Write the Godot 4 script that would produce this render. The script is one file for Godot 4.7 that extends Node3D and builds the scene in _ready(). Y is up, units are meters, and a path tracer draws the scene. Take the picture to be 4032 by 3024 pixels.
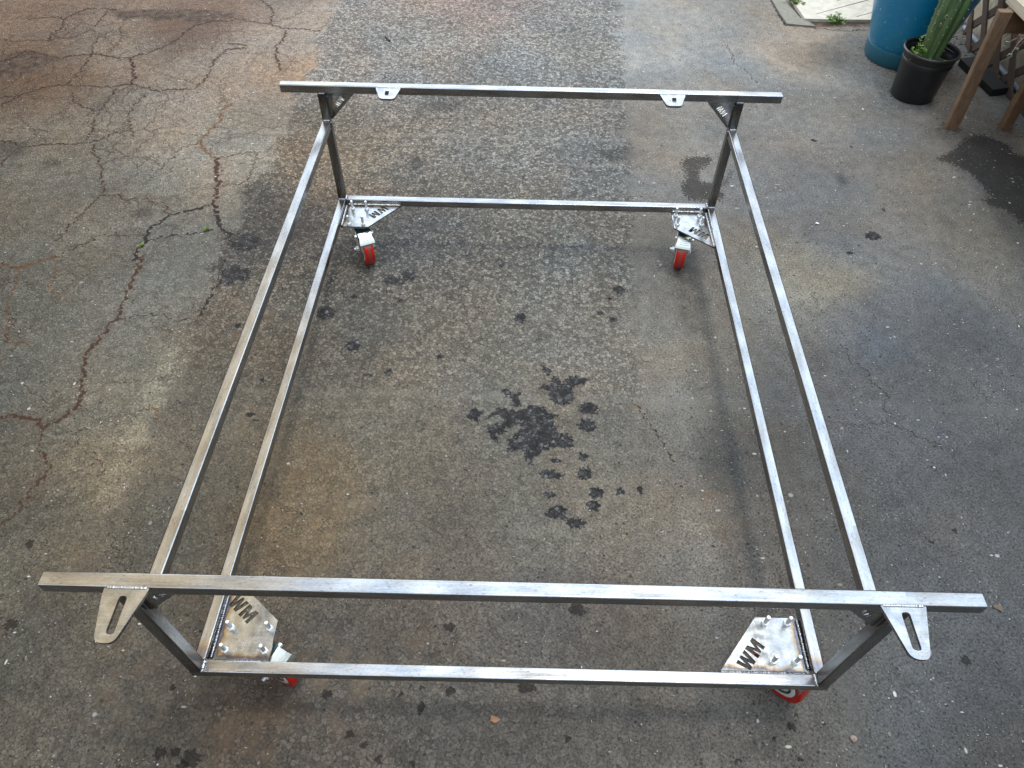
extends Node3D

const TUBE := 0.0254
const LOW_TOP := 0.178
const SIDE_TOP := 0.4684
const BEAM_TOP := 0.5828
const LENGTH := 1.5986
const FAR_LEFT := -0.6292
const FAR_RIGHT := 0.6562
const NEAR_LEFT := -0.6562
const NEAR_RIGHT := 0.6292
const PLATE_TOP := 0.160
const PLATE_THICK := 0.005
const WHEEL_R := 0.0635

var materials := {}
var used_names := {}


func _ready() -> void:
	# camera
	var cam := Camera3D.new()
	cam.name = "camera"
	cam.position = Vector3(-0.0218, 1.660, 2.0618)
	cam.rotation = Vector3(-0.8763, 0.0004, 0.0229)
	cam.fov = 56.42
	cam.near = 0.05
	cam.far = 400.0
	add_child(cam)
	cam.current = true
	# sky, exposure
	var sky_material := ProceduralSkyMaterial.new()
	sky_material.sky_top_color = Color(0.70, 0.765, 0.84)
	sky_material.sky_horizon_color = Color(0.97, 0.96, 0.94)
	sky_material.sky_curve = 0.22
	sky_material.sky_energy_multiplier = 1.45
	sky_material.ground_bottom_color = Color(0.32, 0.30, 0.27)
	sky_material.ground_horizon_color = Color(0.55, 0.53, 0.50)
	sky_material.ground_energy_multiplier = 1.0
	var sky := Sky.new()
	sky.sky_material = sky_material
	var env := Environment.new()
	env.background_mode = Environment.BG_SKY
	env.sky = sky
	env.tonemap_mode = Environment.TONE_MAPPER_LINEAR
	env.tonemap_exposure = 2.5
	env.sdfgi_enabled = true
	env.ssao_enabled = true
	env.ssil_enabled = true
	var world := WorldEnvironment.new()
	world.name = "world"
	world.environment = env
	add_child(world)
	# hazy sun, almost overhead and a little to the right
	var sun := DirectionalLight3D.new()
	sun.name = "sun"
	sun.light_energy = 0.32
	sun.light_angular_distance = 13.0
	sun.light_color = Color(1.0, 0.985, 0.955)
	sun.shadow_enabled = true
	add_child(sun)
	sun.look_at_from_position(Vector3(0.16, 1.0, -0.12), Vector3.ZERO)

	make_materials()
	build_ground()
	build_walls()
	await build_paving()
	await build_cart()
	build_planter()
	build_cactus_pot()
	build_lattice()
	build_bench()
	build_small_things()


# ---------------------------------------------------------------- helpers
func numbered(called: String) -> String:
	var n: int = used_names.get(called, 0)
	used_names[called] = n + 1
	return called if n == 0 else "%s_%03d" % [called, n]


func thing(called: String, label: String, category: String, at := Vector3.ZERO, group := "") -> Node3D:
	var o := Node3D.new()
	o.name = numbered(called)
	add_child(o)
	o.position = at
	tag(o, label, category, group)
	return o


func tag(o: Node3D, label: String, category: String, group := "") -> void:
	o.set_meta("label", label)
	o.set_meta("category", category)
	if group != "":
		o.set_meta("group", group)


func part(called: String, m: Mesh, mat: Material, parent: Node3D) -> MeshInstance3D:
	var o := MeshInstance3D.new()
	if parent == self:
		o.name = numbered(called)
	else:
		var n := 0
		for c in parent.get_children():
			var nm := String(c.name)
			if nm == called or nm.begins_with(called + "_0"):
				n += 1
		o.name = called if n == 0 else "%s_%03d" % [called, n]
	o.mesh = m
	if mat:
		o.material_override = mat
	parent.add_child(o, true)
	return o


func tool() -> SurfaceTool:
	var st := SurfaceTool.new()
	st.begin(Mesh.PRIMITIVE_TRIANGLES)
	return st


func flat_done(st: SurfaceTool) -> ArrayMesh:
	st.generate_normals()
	return st.commit()


# corners counter-clockwise when seen from outside; flat unless smooth
func quad(st: SurfaceTool, a: Vector3, b: Vector3, c: Vector3, d: Vector3, smooth := false) -> void:
	st.set_smooth_group(0 if smooth else 0xFFFFFFFF)
	var w := a.distance_to(b)
	var h := a.distance_to(d)
	var uv := [Vector2(0, 0), Vector2(w, 0), Vector2(w, h), Vector2(0, h)]
	var p := [a, b, c, d]
	for i in [0, 2, 1, 0, 3, 2]:
		st.set_uv(uv[i])
		st.add_vertex(p[i])


func tri(st: SurfaceTool, a: Vector3, b: Vector3, c: Vector3) -> void:
	st.set_smooth_group(0xFFFFFFFF)
	for q in [a, c, b]:
		st.set_uv(Vector2(q.x + q.y * 0.3, q.z + q.y))
		st.add_vertex(q)


# box with chamfered long edges is overkill for small things: a plain box in a frame
func box(st: SurfaceTool, t: Transform3D, s: Vector3) -> void:
	var v := []
	for i in 8:
		v.append(t * Vector3(s.x * (0.5 if i & 1 else -0.5), s.y * (0.5 if i & 2 else -0.5), s.z * (0.5 if i & 4 else -0.5)))
	quad(st, v[4], v[5], v[7], v[6])
	quad(st, v[1], v[0], v[2], v[3])
	quad(st, v[5], v[1], v[3], v[7])
	quad(st, v[0], v[4], v[6], v[2])
	quad(st, v[6], v[7], v[3], v[2])
	quad(st, v[0], v[1], v[5], v[4])


# a bar from a to b with a rounded rectangular section; colour near the ends may show welding heat
func bar(a: Vector3, b: Vector3, up: Vector3, w: float, h: float, r: float, heat := Vector2.ZERO, shade := Color.WHITE, warp := 0.0, heat_len := 0.045) -> ArrayMesh:
	var d := (b - a).normalized()
	var side := d.cross(up).normalized()
	var u := side.cross(d).normalized()
	var prof := []
	var nrm := []
	var per := [0.0]
	var corner := [Vector2(1, 1), Vector2(-1, 1), Vector2(-1, -1), Vector2(1, -1)]
	for k in 4:
		for j in 4:
			var ang := (k + j / 3.0) * PI / 2.0
			var n2 := Vector2(cos(ang), sin(ang))
			var c: Vector2 = corner[k]
			prof.append(Vector2(c.x * (w / 2.0 - r), c.y * (h / 2.0 - r)) + n2 * r)
			nrm.append(n2)
	for k in range(1, 17):
		per.append(per[k - 1] + (prof[k % 16] as Vector2).distance_to(prof[k - 1]))
	var length := a.distance_to(b)
	var stops := [0.0]
	for q in [0.006, 0.014, 0.022, 0.03, heat_len]:
		if q < length * 0.45:
			stops.append(q)
	var inner := maxi(1, int(length / 0.12))
	for k in range(1, inner):
		var q := heat_len + (length - 2.0 * heat_len) * k / inner
		if q > heat_len and q < length - heat_len:
			stops.append(q)
	for q in [heat_len, 0.03, 0.022, 0.014, 0.006]:
		if q < length * 0.45:
			stops.append(length - q)
	stops.append(length)
	var pos := PackedVector3Array()
	var nor := PackedVector3Array()
	var uvs := PackedVector2Array()
	var col := PackedColorArray()
	var idx := PackedInt32Array()
	for i in stops.size():
		var s: float = stops[i]
		var bend := warp * sin(s / length * PI)
		var tint := shade
		if heat.x > 0.0:
			tint = tint * heat_colour(s / heat_len, heat.x)
		if heat.y > 0.0:
			tint = tint * heat_colour((length - s) / heat_len, heat.y)
		for k in 17:
			var q: Vector2 = prof[k % 16]
			var n2: Vector2 = nrm[k % 16]
			pos.append(a + d * s + side * (q.x + bend) + u * q.y)
			nor.append(side * n2.x + u * n2.y)
			uvs.append(Vector2(s, per[k]))
			col.append(tint)
	for i in stops.size() - 1:
		for k in 16:
			var e := i * 17 + k
			idx.append_array([e, e + 1, e + 17, e + 1, e + 18, e + 17])
	for e in 2:
		var base := pos.size()
		var at := a if e == 0 else b
		var nn := -d if e == 0 else d
		pos.append(at)
		nor.append(nn)
		uvs.append(Vector2(0.01, 0.01))
		col.append(shade)
		for k in 16:
			var q: Vector2 = prof[k]
			pos.append(at + side * q.x + u * q.y)
			nor.append(nn)
			uvs.append(Vector2(0.01 + q.x, 0.01 + q.y))
			col.append(shade)
		for k in 16:
			if e == 1:
				idx.append_array([base, base + 1 + k, base + 1 + (k + 1) % 16])
			else:
				idx.append_array([base, base + 1 + (k + 1) % 16, base + 1 + k])
	var arr := []
	arr.resize(Mesh.ARRAY_MAX)
	arr[Mesh.ARRAY_VERTEX] = pos
	arr[Mesh.ARRAY_NORMAL] = nor
	arr[Mesh.ARRAY_TEX_UV] = uvs
	arr[Mesh.ARRAY_COLOR] = col
	arr[Mesh.ARRAY_INDEX] = idx
	var m := ArrayMesh.new()
	m.add_surface_from_arrays(Mesh.PRIMITIVE_TRIANGLES, arr)
	return m


func heat_colour(t: float, amount: float) -> Color:
	# tempering colours of welded steel, from the weld outwards: grey, blue, purple brown, straw, bare
	var c := Color.WHITE
	if t < 0.18:
		c = Color(0.42, 0.42, 0.44)
	elif t < 0.40:
		c = Color(0.45, 0.48, 0.62)
	elif t < 0.60:
		c = Color(0.58, 0.45, 0.42)
	elif t < 0.85:
		c = Color(0.82, 0.70, 0.54)
	return Color.WHITE.lerp(c, amount)


# a tube along points, radius per point (array or one number)
func pipe(st: SurfaceTool, pts: Array, radii: Array, sides := 8, cap := true) -> void:
	st.set_smooth_group(1)
	var rings := []
	var side := Vector3.ZERO
	for i in pts.size():
		var d: Vector3 = (pts[mini(i + 1, pts.size() - 1)] - pts[maxi(i - 1, 0)]).normalized()
		if side == Vector3.ZERO:
			side = d.cross(Vector3.UP if absf(d.y) < 0.9 else Vector3.RIGHT).normalized()
		side = (side - d * side.dot(d)).normalized()
		var up := d.cross(side)
		var ring := []
		var r: float = radii[mini(i, radii.size() - 1)]
		for k in sides:
			var an := TAU * k / sides
			ring.append(pts[i] + side * cos(an) * r + up * sin(an) * r)
		rings.append(ring)
	for i in pts.size() - 1:
		for k in sides:
			var k2 := (k + 1) % sides
			quad(st, rings[i][k], rings[i][k2], rings[i + 1][k2], rings[i + 1][k], true)
	if cap:
		for e in 2:
			var ring: Array = rings[0] if e == 0 else rings[-1]
			var at: Vector3 = pts[0] if e == 0 else pts[-1]
			for k in sides:
				var k2 := (k + 1) % sides
				if e == 0:
					tri(st, at, ring[k2], ring[k])
				else:
					tri(st, at, ring[k], ring[k2])


# turned shape: profile of (radius, height) from bottom to top, around y
func lathe(prof: Array, sides := 48, v_scale := 1.0) -> ArrayMesh:
	var pos := PackedVector3Array()
	var uvs := PackedVector2Array()
	var idx := PackedInt32Array()
	var nor := PackedVector3Array()
	var run := 0.0
	var total := 0.0
	for i in range(1, prof.size()):
		total += (prof[i] as Vector2).distance_to(prof[i - 1])
	# each segment has its own two rings so that sharp steps stay sharp
	for i in prof.size() - 1:
		var a: Vector2 = prof[i]
		var b: Vector2 = prof[i + 1]
		var t := (b - a)
		if t.length() < 1e-6:
			continue
		var n2 := Vector2(t.y, -t.x).normalized()
		var na := n2
		var nb := n2
		if i > 0:
			var tp: Vector2 = a - prof[i - 1]
			var np := Vector2(tp.y, -tp.x).normalized()
			if np.dot(n2) > 0.75:
				na = (np + n2).normalized()
		if i < prof.size() - 2:
			var tn: Vector2 = prof[i + 2] - b
			var nn := Vector2(tn.y, -tn.x).normalized()
			if nn.dot(n2) > 0.75:
				nb = (nn + n2).normalized()
		var base := pos.size()
		for e in 2:
			var q := a if e == 0 else b
			var n := na if e == 0 else nb
			var v := run + (0.0 if e == 0 else t.length())
			for k in sides + 1:
				var an := TAU * k / sides
				pos.append(Vector3(cos(an) * q.x, q.y, sin(an) * q.x))
				nor.append(Vector3(cos(an) * n.x, n.y, sin(an) * n.x))
				uvs.append(Vector2(float(k) / sides, 1.0 - v / total * v_scale))
		for k in sides:
			var c := base + k
			idx.append_array([c, c + 1, c + sides + 1, c + 1, c + sides + 2, c + sides + 1])
		run += t.length()
	var arr := []
	arr.resize(Mesh.ARRAY_MAX)
	arr[Mesh.ARRAY_VERTEX] = pos
	arr[Mesh.ARRAY_NORMAL] = nor
	arr[Mesh.ARRAY_TEX_UV] = uvs
	arr[Mesh.ARRAY_INDEX] = idx
	var m := ArrayMesh.new()
	m.add_surface_from_arrays(Mesh.PRIMITIVE_TRIANGLES, arr)
	return m


# flat plate: outline with cut-outs in the (x, y) plane, thickness from z 0 to -thick, then turned into place; planar uv
func plate(outline: PackedVector2Array, holes: Array, thick: float, place: Transform3D) -> ArrayMesh:
	var root := CSGCombiner3D.new()
	var body := CSGPolygon3D.new()
	body.polygon = outline
	body.depth = thick
	root.add_child(body)
	for h in holes:
		var cut := CSGPolygon3D.new()
		cut.polygon = h
		cut.depth = thick * 3.0
		cut.position.z = thick
		cut.operation = CSGShape3D.OPERATION_SUBTRACTION
		root.add_child(cut)
	add_child(root)
	await get_tree().process_frame
	var m: ArrayMesh = root.bake_static_mesh()
	remove_child(root)
	var st := tool()
	st.set_smooth_group(0xFFFFFFFF)
	for s in m.get_surface_count():
		var arr := m.surface_get_arrays(s)
		var v: PackedVector3Array = arr[Mesh.ARRAY_VERTEX]
		var ix = arr[Mesh.ARRAY_INDEX]
		var order: PackedInt32Array = ix if ix != null and ix.size() > 0 else PackedInt32Array(range(v.size()))
		for i in order:
			st.set_uv(Vector2(v[i].x, v[i].y))
			st.add_vertex(place * v[i])
	root.free()
	st.generate_normals()
	return st.commit()


func smooth_corner(pts: Array, r: float, n := 4) -> PackedVector2Array:
	var out := PackedVector2Array()
	for i in pts.size():
		var p: Vector2 = pts[i]
		var a: Vector2 = pts[(i + pts.size() - 1) % pts.size()]
		var b: Vector2 = pts[(i + 1) % pts.size()]
		var ra := minf(r, p.distance_to(a) * 0.45)
		var rb := minf(r, p.distance_to(b) * 0.45)
		var s := p + (a - p).normalized() * ra
		var e := p + (b - p).normalized() * rb
		for k in n + 1:
			var t := float(k) / n
			out.append(s.lerp(p, t).lerp(p.lerp(e, t), t))
	return out


# a run of welded ripples from a to b
func weld(a: Vector3, b: Vector3, r: float, seed_value: int) -> ArrayMesh:
	var rng := RandomNumberGenerator.new()
	rng.seed = seed_value
	var st := tool()
	var n := maxi(6, int(a.distance_to(b) / 0.0011))
	var pts := []
	var radii := []
	var up := Vector3.UP
	for i in n + 1:
		var t := float(i) / n
		pts.append(a.lerp(b, t) + Vector3(rng.randf_range(-1, 1), rng.randf_range(-1, 1), rng.randf_range(-1, 1)) * r * 0.10)
		var ends := minf(1.0, minf(t, 1.0 - t) * n / 3.0 + 0.35)
		radii.append(r * ends * (0.86 + 0.2 * absf(sin(i * 0.8)) + rng.randf_range(-0.07, 0.07)))
	pipe(st, pts, radii, 10)
	return flat_done(st)


func letters_wm() -> Array:
	# W and M as cut-outs: height 1, total width about 2.25, baseline at y 0
	var s := 0.30
	var wv := PackedVector2Array([Vector2(0, 1), Vector2(s, 1), Vector2(0.38, 0.44), Vector2(0.50, 1), Vector2(0.70, 1), Vector2(0.82, 0.44), Vector2(0.90, 1), Vector2(1.20, 1), Vector2(0.98, 0), Vector2(0.70, 0), Vector2(0.60, 0.42), Vector2(0.50, 0), Vector2(0.22, 0)])
	var mv := PackedVector2Array([Vector2(1.27, 0), Vector2(1.27, 1), Vector2(1.60, 1), Vector2(1.785, 0.50), Vector2(1.97, 1), Vector2(2.30, 1), Vector2(2.30, 0), Vector2(2.02, 0), Vector2(2.02, 0.55), Vector2(1.87, 0.05), Vector2(1.70, 0.05), Vector2(1.55, 0.55), Vector2(1.55, 0)])
	return [wv, mv]


func placed(poly: PackedVector2Array, at: Vector2, along: Vector2, up: Vector2, height: float) -> PackedVector2Array:
	var out := PackedVector2Array()
	for q in poly:
		out.append(at + along * q.x * height + up * q.y * height)
	return out


# ---------------------------------------------------------------- materials
func standard(called: String, c: Color, rough: float, metal := 0.0) -> StandardMaterial3D:
	var m := StandardMaterial3D.new()
	m.resource_name = called
	m.albedo_color = (c * 0.6).linear_to_srgb()
	m.roughness = rough
	m.metallic = metal
	materials[called] = m
	return m


func noise(freq: float, octaves := 4, seed_value := 1, kind := FastNoiseLite.TYPE_SIMPLEX_SMOOTH) -> FastNoiseLite:
	var n := FastNoiseLite.new()
	n.noise_type = kind
	n.frequency = freq
	n.fractal_octaves = octaves
	n.fractal_type = FastNoiseLite.FRACTAL_FBM if octaves > 1 else FastNoiseLite.FRACTAL_NONE
	n.seed = seed_value
	return n


func picture(w: int, h: int, f: Callable) -> ImageTexture:
	var data := PackedByteArray()
	data.resize(w * h * 3)
	var i := 0
	for y in h:
		for x in w:
			var c: Color = f.call(x, y)
			data[i] = clampi(int(c.r * 255.0), 0, 255)
			data[i + 1] = clampi(int(c.g * 255.0), 0, 255)
			data[i + 2] = clampi(int(c.b * 255.0), 0, 255)
			i += 3
	return ImageTexture.create_from_image(Image.create_from_data(w, h, false, Image.FORMAT_RGB8, data))


func make_materials() -> void:
	# mill-finish steel: long drawn streaks, cloudy scale, a few stains
	var n1 := noise(0.02, 3, 11)
	var n2 := noise(0.015, 4, 12)
	var n3 := noise(0.06, 3, 13)
	var steel_colour := picture(1024, 128, func(x: int, y: int) -> Color:
		var streak := n1.get_noise_2d(x * 0.12, y * 14.0)
		var cloud := n2.get_noise_2d(x * 0.6, y * 1.6)
		var spot := n3.get_noise_2d(x * 1.6 + 400.0, y * 2.6)
		var v := 0.70 + 0.045 * streak + 0.13 * cloud + 0.05 * n3.get_noise_2d(x * 2.2, y * 4.0 + 90.0)
		if spot > 0.36:
			v -= (spot - 0.36) * 0.4
		var warm := n2.get_noise_2d(x * 0.7 + 900.0, y * 1.3) * 0.018
		return Color(v + warm, v, v - warm * 1.4))
	var steel_rough := picture(1024, 128, func(x: int, y: int) -> Color:
		var v := 0.235 + 0.06 * n1.get_noise_2d(x * 0.15, y * 10.0 + 50.0) + 0.10 * n2.get_noise_2d(x * 0.8 + 300.0, y * 2.0)
		return Color(v, v, v))
	var m := standard("steel", Color(1, 1, 1), 1.0, 0.96)
	m.albedo_texture = steel_colour
	m.roughness_texture = steel_rough
	m.uv1_scale = Vector3(0.73, 9.0, 1.0)
	m.vertex_color_use_as_albedo = true
	m.heightmap_enabled = true
	m.heightmap_texture = steel_rough
	m.heightmap_scale = 0.02
	# plates: cloudier, with tempering colours along the welded edges
	var n4 := noise(0.012, 5, 21)
	var n5 := noise(0.05, 3, 22)
	for v_id in 3:
		var plate_tex := picture(256, 192, func(x: int, y: int) -> Color:
			# 1 mm a texel, corner at the origin; long edge along x, short edge along y
			var wob := n5.get_noise_2d(x * 1.0 + v_id * 70.0, y * 1.0) * 1.6 + n4.get_noise_2d(x * 1.2, y * 1.2 + v_id * 90.0) * 8.0
			var d: float = minf(float(y), float(x)) + wob
			var reach: float = [11.0, 15.0, 14.0][v_id]
			var t := d / reach
			var v := 0.74 + 0.13 * n4.get_noise_2d(x * 2.2 + v_id * 400.0, y * 2.2) + 0.05 * n5.get_noise_2d(x * 3.0, y * 3.0)
			var c := Color(v, v, v * 0.99)
			var k := Color.WHITE
			if t < 0.45:
				k = Color(0.62, 0.62, 0.58)
			elif t < 0.70:
				k = Color(0.62, 0.62, 0.58).lerp(Color(0.44, 0.50, 0.66), (t - 0.45) / 0.25)
			elif t < 0.85:
				k = Color(0.44, 0.50, 0.66).lerp(Color(0.56, 0.42, 0.38), (t - 0.70) / 0.15)
			elif t < 1.05:
				k = Color(0.56, 0.42, 0.38).lerp(Color(0.86, 0.74, 0.58), (t - 0.85) / 0.2)
			elif t < 1.6:
				k = Color(0.86, 0.74, 0.58).lerp(Color(1, 1, 1), (t - 1.05) / 0.55)
			return c * k.lerp(Color.WHITE, 0.22))
		var pm := standard("plate_%d" % v_id, Color(1, 1, 1), 1.0, 0.96)
		pm.albedo_texture = plate_tex
		pm.roughness_texture = steel_rough
		pm.uv1_scale = Vector3(1000.0 / 256.0, 1000.0 / 192.0, 1.0)
	var tm := standard("tab_steel", Color(0.98, 0.98, 0.97), 1.0, 0.96)
	tm.albedo_texture = steel_colour
	tm.roughness_texture = steel_rough
	tm.uv1_scale = Vector3(3.0, 9.0, 1.0)
	var wm := standard("weld", Color(0.62, 0.62, 0.61), 0.3, 0.9)
	wm = standard("weld_dark", Color(0.30, 0.30, 0.32), 0.3, 1.0)
	standard("zinc", Color(1.15, 1.18, 1.18), 0.40, 0.65)
	standard("zinc_blue", Color(0.22, 0.37, 0.42), 0.2, 0.9)
	standard("zinc_warm_reflect", Color(0.60, 0.59, 0.52), 0.30, 0.9)  # gold cast is a warm reflection put into the zinc colour
	# caster tread: translucent red polyurethane with a dusty band
	var nt := noise(0.09, 3, 31)
	var tread_tex := picture(256, 64, func(x: int, y: int) -> Color:
		var across := absf(y / 63.0 - 0.5) * 2.0
		var dust := clampf(1.0 - across / 0.42, 0.0, 1.0)
		dust = clampf(dust * 1.6 + nt.get_noise_2d(x, y * 2.0) * 0.7, 0.0, 1.0) * 0.75 if dust > 0.0 else clampf(nt.get_noise_2d(x * 1.3, y * 2.0) * 0.3, 0.0, 0.2)
		return Color(0.80, 0.10, 0.045).lerp(Color(0.50, 0.36, 0.32), dust))
	var red := standard("red_tread", Color(1, 1, 1), 0.28)
	red.albedo_texture = tread_tex
	standard("red_side", Color(0.56, 0.018, 0.006), 0.25)
	standard("hub_grey", Color(0.85, 0.86, 0.84), 0.35)
	standard("hub_line", Color(0.05, 0.05, 0.055), 0.4)
	# wood
	var nw := noise(0.02, 4, 41)
	var wood := picture(512, 128, func(x: int, y: int) -> Color:
		var warp := nw.get_noise_2d(x * 0.4, y * 0.8) * 14.0
		var g := sin((y + warp) * 0.55) * 0.5 + nw.get_noise_2d(x * 0.25, y * 9.0) * 1.1
		var v := 0.50 + 0.055 * g + 0.08 * nw.get_noise_2d(x * 0.8 + 99.0, y * 1.2)
		return Color(v * 1.06, v * 0.86, v * 0.67))
	var wd := standard("redwood", Color(0.80, 0.72, 0.65), 0.65)
	wd.albedo_texture = wood
	wd.uv1_scale = Vector3(2.2, 9.0, 1.0)
	wd.heightmap_enabled = true
	wd.heightmap_texture = wood
	wd.heightmap_scale = 0.06
	var wl := standard("weathered_lath", Color(0.33, 0.30, 0.29), 0.85)
	wl.albedo_texture = wood
	wl.uv1_scale = Vector3(2.6, 12.0, 1.0)
	wl.heightmap_enabled = true
	wl.heightmap_texture = wood
	wl.heightmap_scale = 0.08
	var wp := standard("pale_board", Color(0.90, 0.92, 0.92), 0.7)
	var pale := picture(512, 128, func(x: int, y: int) -> Color:
		var g := nw.get_noise_2d(x * 0.2, y * 7.0)
		var v := 0.80 + 0.07 * g
		return Color(v, v * 0.93, v * 0.80))
	wp.albedo_texture = pale
	wp.uv1_scale = Vector3(1.5, 4.0, 1.0)
	# walls and slab
	var ns := noise(0.035, 5, 51)
	var stucco := picture(512, 512, func(x: int, y: int) -> Color:
		var a := x / 512.0 * TAU
		var b := y / 512.0 * TAU
		var v := 0.74 + 0.12 * ns.get_noise_3d(cos(a) * 90.0, sin(a) * 90.0 + cos(b) * 90.0, sin(b) * 90.0)
		return Color(v * 1.02, v * 0.945, v * 0.80))
	var sm := standard("stucco", Color(0.80, 0.80, 0.80), 0.95)
	sm.albedo_texture = stucco
	sm.uv1_triplanar = true
	sm.uv1_world_triplanar = true
	sm.uv1_scale = Vector3(1.6, 1.6, 1.6)
	sm.heightmap_enabled = true
	sm.heightmap_texture = stucco
	sm.heightmap_scale = 1.6
	var wall2 := standard("warm_siding", Color(0.44, 0.35, 0.25), 0.9)
	wall2.albedo_texture = stucco
	wall2.uv1_triplanar = true
	wall2.uv1_world_triplanar = true
	var sail := standard("added_sail", Color(0.60, 0.50, 0.38), 0.9)  # cloth of the added sail, translucent so the steel reflects a warm tan
	sail.backlight_enabled = true
	sail.backlight = Color(0.97, 0.86, 0.70)
	var slab := picture(512, 512, func(x: int, y: int) -> Color:
		var a := x / 512.0 * TAU
		var b := y / 512.0 * TAU
		var q := ns.get_noise_3d(cos(a) * 60.0 + 500.0, sin(a) * 60.0 + cos(b) * 60.0, sin(b) * 60.0)
		var v := 0.86 + 0.10 * q
		return Color(v, v * 0.965, v * 0.885))
	var sl := standard("pale_slab", Color(0.92, 0.92, 0.92), 0.9)
	sl.albedo_texture = slab
	sl.uv1_triplanar = true
	sl.uv1_world_triplanar = true
	sl.uv1_scale = Vector3(1.7, 1.7, 1.7)
	sl.heightmap_enabled = true
	sl.heightmap_texture = slab
	sl.heightmap_scale = 0.5
	var gp := standard("grey_mortar", Color(0.36, 0.365, 0.35), 0.95)
	gp.albedo_texture = slab
	gp.uv1_triplanar = true
	gp.uv1_world_triplanar = true
	gp.uv1_scale = Vector3(2.6, 2.6, 2.6)
	gp.heightmap_enabled = true
	gp.heightmap_texture = slab
	gp.heightmap_scale = 0.5
	standard("groove_shade", Color(0.012, 0.012, 0.012), 0.95)  # near-black colour standing in for shade inside the slots
	# planter: glazed blue plastic with scuffs and paint specks
	var rng := RandomNumberGenerator.new()
	rng.seed = 77
	var img := Image.create(2048, 512, false, Image.FORMAT_RGB8)
	img.fill(Color(0.04, 0.43, 0.57))
	var np := noise(0.01, 4, 61)
	for y in range(0, 512, 2):
		for x in range(0, 2048, 2):
			var low := clampf((y - 300.0) / 212.0, 0.0, 1.0)
			var k := np.get_noise_2d(x * 0.5, y) * 0.5 + 0.5
			var c := Color(0.035, 0.42, 0.565).lerp(Color(0.20, 0.45, 0.52), clampf(low * 0.75 * k + 0.10 * k, 0.0, 0.8))
			img.fill_rect(Rect2i(x, y, 2, 2), c)
	for i in 260:
		var x := rng.randi_range(0, 2040)
		var y := int(250.0 + 250.0 * sqrt(rng.randf()))
		var s := rng.randi_range(1, 3)
		if rng.randf() < 0.10:
			s = rng.randi_range(3, 6)
		img.fill_rect(Rect2i(x, y, s, int(s * rng.randf_range(0.6, 1.8)) + 1), Color(0.72, 0.82, 0.84).lerp(Color(0.28, 0.52, 0.60), rng.randf()))
	for i in 420:
		var x := float(rng.randi_range(0, 2040))
		var y := rng.randf_range(330, 490)
		var dx := rng.randf_range(-1.0, 1.0)
		var dy := rng.randf_range(0.3, 1.6) if rng.randf() < 0.6 else rng.randf_range(-0.15, 0.15)
		var sc := Color(0.50, 0.68, 0.72).lerp(Color(0.20, 0.50, 0.60), rng.randf())
		for k in rng.randi_range(8, 46):
			x += dx
			y += dy
			if x >= 0 and x < 2047 and y >= 0 and y < 511:
				img.set_pixel(int(x), int(y), sc)
	var pl := standard("blue_plastic", Color(1.5, 1.55, 1.6), 0.30)
	pl.albedo_texture = ImageTexture.create_from_image(img)
	standard("blue_base", Color(0.014, 0.12, 0.175), 0.42)
	# black nursery pot
	var nb := noise(0.012, 4, 71)
	var black := picture(512, 128, func(x: int, y: int) -> Color:
		var low := clampf((y - 70.0) / 58.0 + nb.get_noise_2d(x * 1.5, y) * 0.5, 0.0, 1.0)
		var v := 0.135 + 0.06 * nb.get_noise_2d(x, y * 2.0) + 0.075 * low
		return Color(v * (1.0 + 0.12 * low), v, v * (1.0 - 0.10 * low)))
	var bm := standard("black_plastic", Color(0.85, 0.88, 0.92), 0.38)
	bm.albedo_texture = black
	standard("black_tray", Color(0.008, 0.008, 0.009), 0.45)
	var nsoil := noise(0.12, 3, 81)
	var soil := picture(128, 128, func(x: int, y: int) -> Color:
		var v := 0.20 + 0.16 * nsoil.get_noise_2d(x * 3.0, y * 3.0)
		return Color(v * 1.1, v * 0.92, v * 0.75))
	var so := standard("soil", Color(1, 1, 1), 1.0)
	so.albedo_texture = soil
	so.uv1_triplanar = true
	so.uv1_scale = Vector3(6, 6, 6)
	# plants
	var nc := noise(0.02, 4, 91)
	var cactus := picture(256, 256, func(x: int, y: int) -> Color:
		var v := 0.92 + 0.28 * nc.get_noise_2d(x * 1.6, y * 0.8) + 0.15 * nc.get_noise_2d(x * 5.0, y * 5.0 + 70.0)
		var yellow := clampf((y - 130.0) / 130.0 + nc.get_noise_2d(x * 2.0 + 50.0, y * 1.2) * 0.6, 0.0, 1.0)
		return Color(0.33 * v, 0.455 * v, 0.29 * v).lerp(Color(0.38 * v, 0.44 * v, 0.20 * v), yellow * 0.5))
	var cm := standard("cactus_skin", Color(1, 1, 1), 0.5)
	cm.albedo_texture = cactus
	standard("areole", Color(0.50, 0.50, 0.32), 0.9)
	standard("scar", Color(0.40, 0.34, 0.19), 0.9)
	standard("scar_dark", Color(0.03, 0.04, 0.02), 0.9)
	var leaf := standard("weed_leaf", Color(0.17, 0.30, 0.045), 0.5)
	leaf.backlight_enabled = true
	leaf.backlight = Color(0.25, 0.35, 0.08)
	leaf.vertex_color_use_as_albedo = true
	standard("succulent_stem", Color(0.38, 0.27, 0.19), 0.7)
	standard("succulent_root", Color(0.33, 0.15, 0.11), 0.8)
	standard("succulent_bud", Color(0.37, 0.42, 0.33), 0.6)
	standard("terracotta", Color(0.34, 0.13, 0.07), 0.85)
	standard("galvanised", Color(0.30, 0.32, 0.35), 0.6, 0.4)
	var gr := standard("chip", Color(1, 1, 1), 0.8)
	gr.vertex_color_use_as_albedo = true
	standard("dry_leaf", Color(0.34, 0.16, 0.075), 0.8)
	standard("tan_leaf", Color(0.13, 0.095, 0.06), 0.85)
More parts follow.
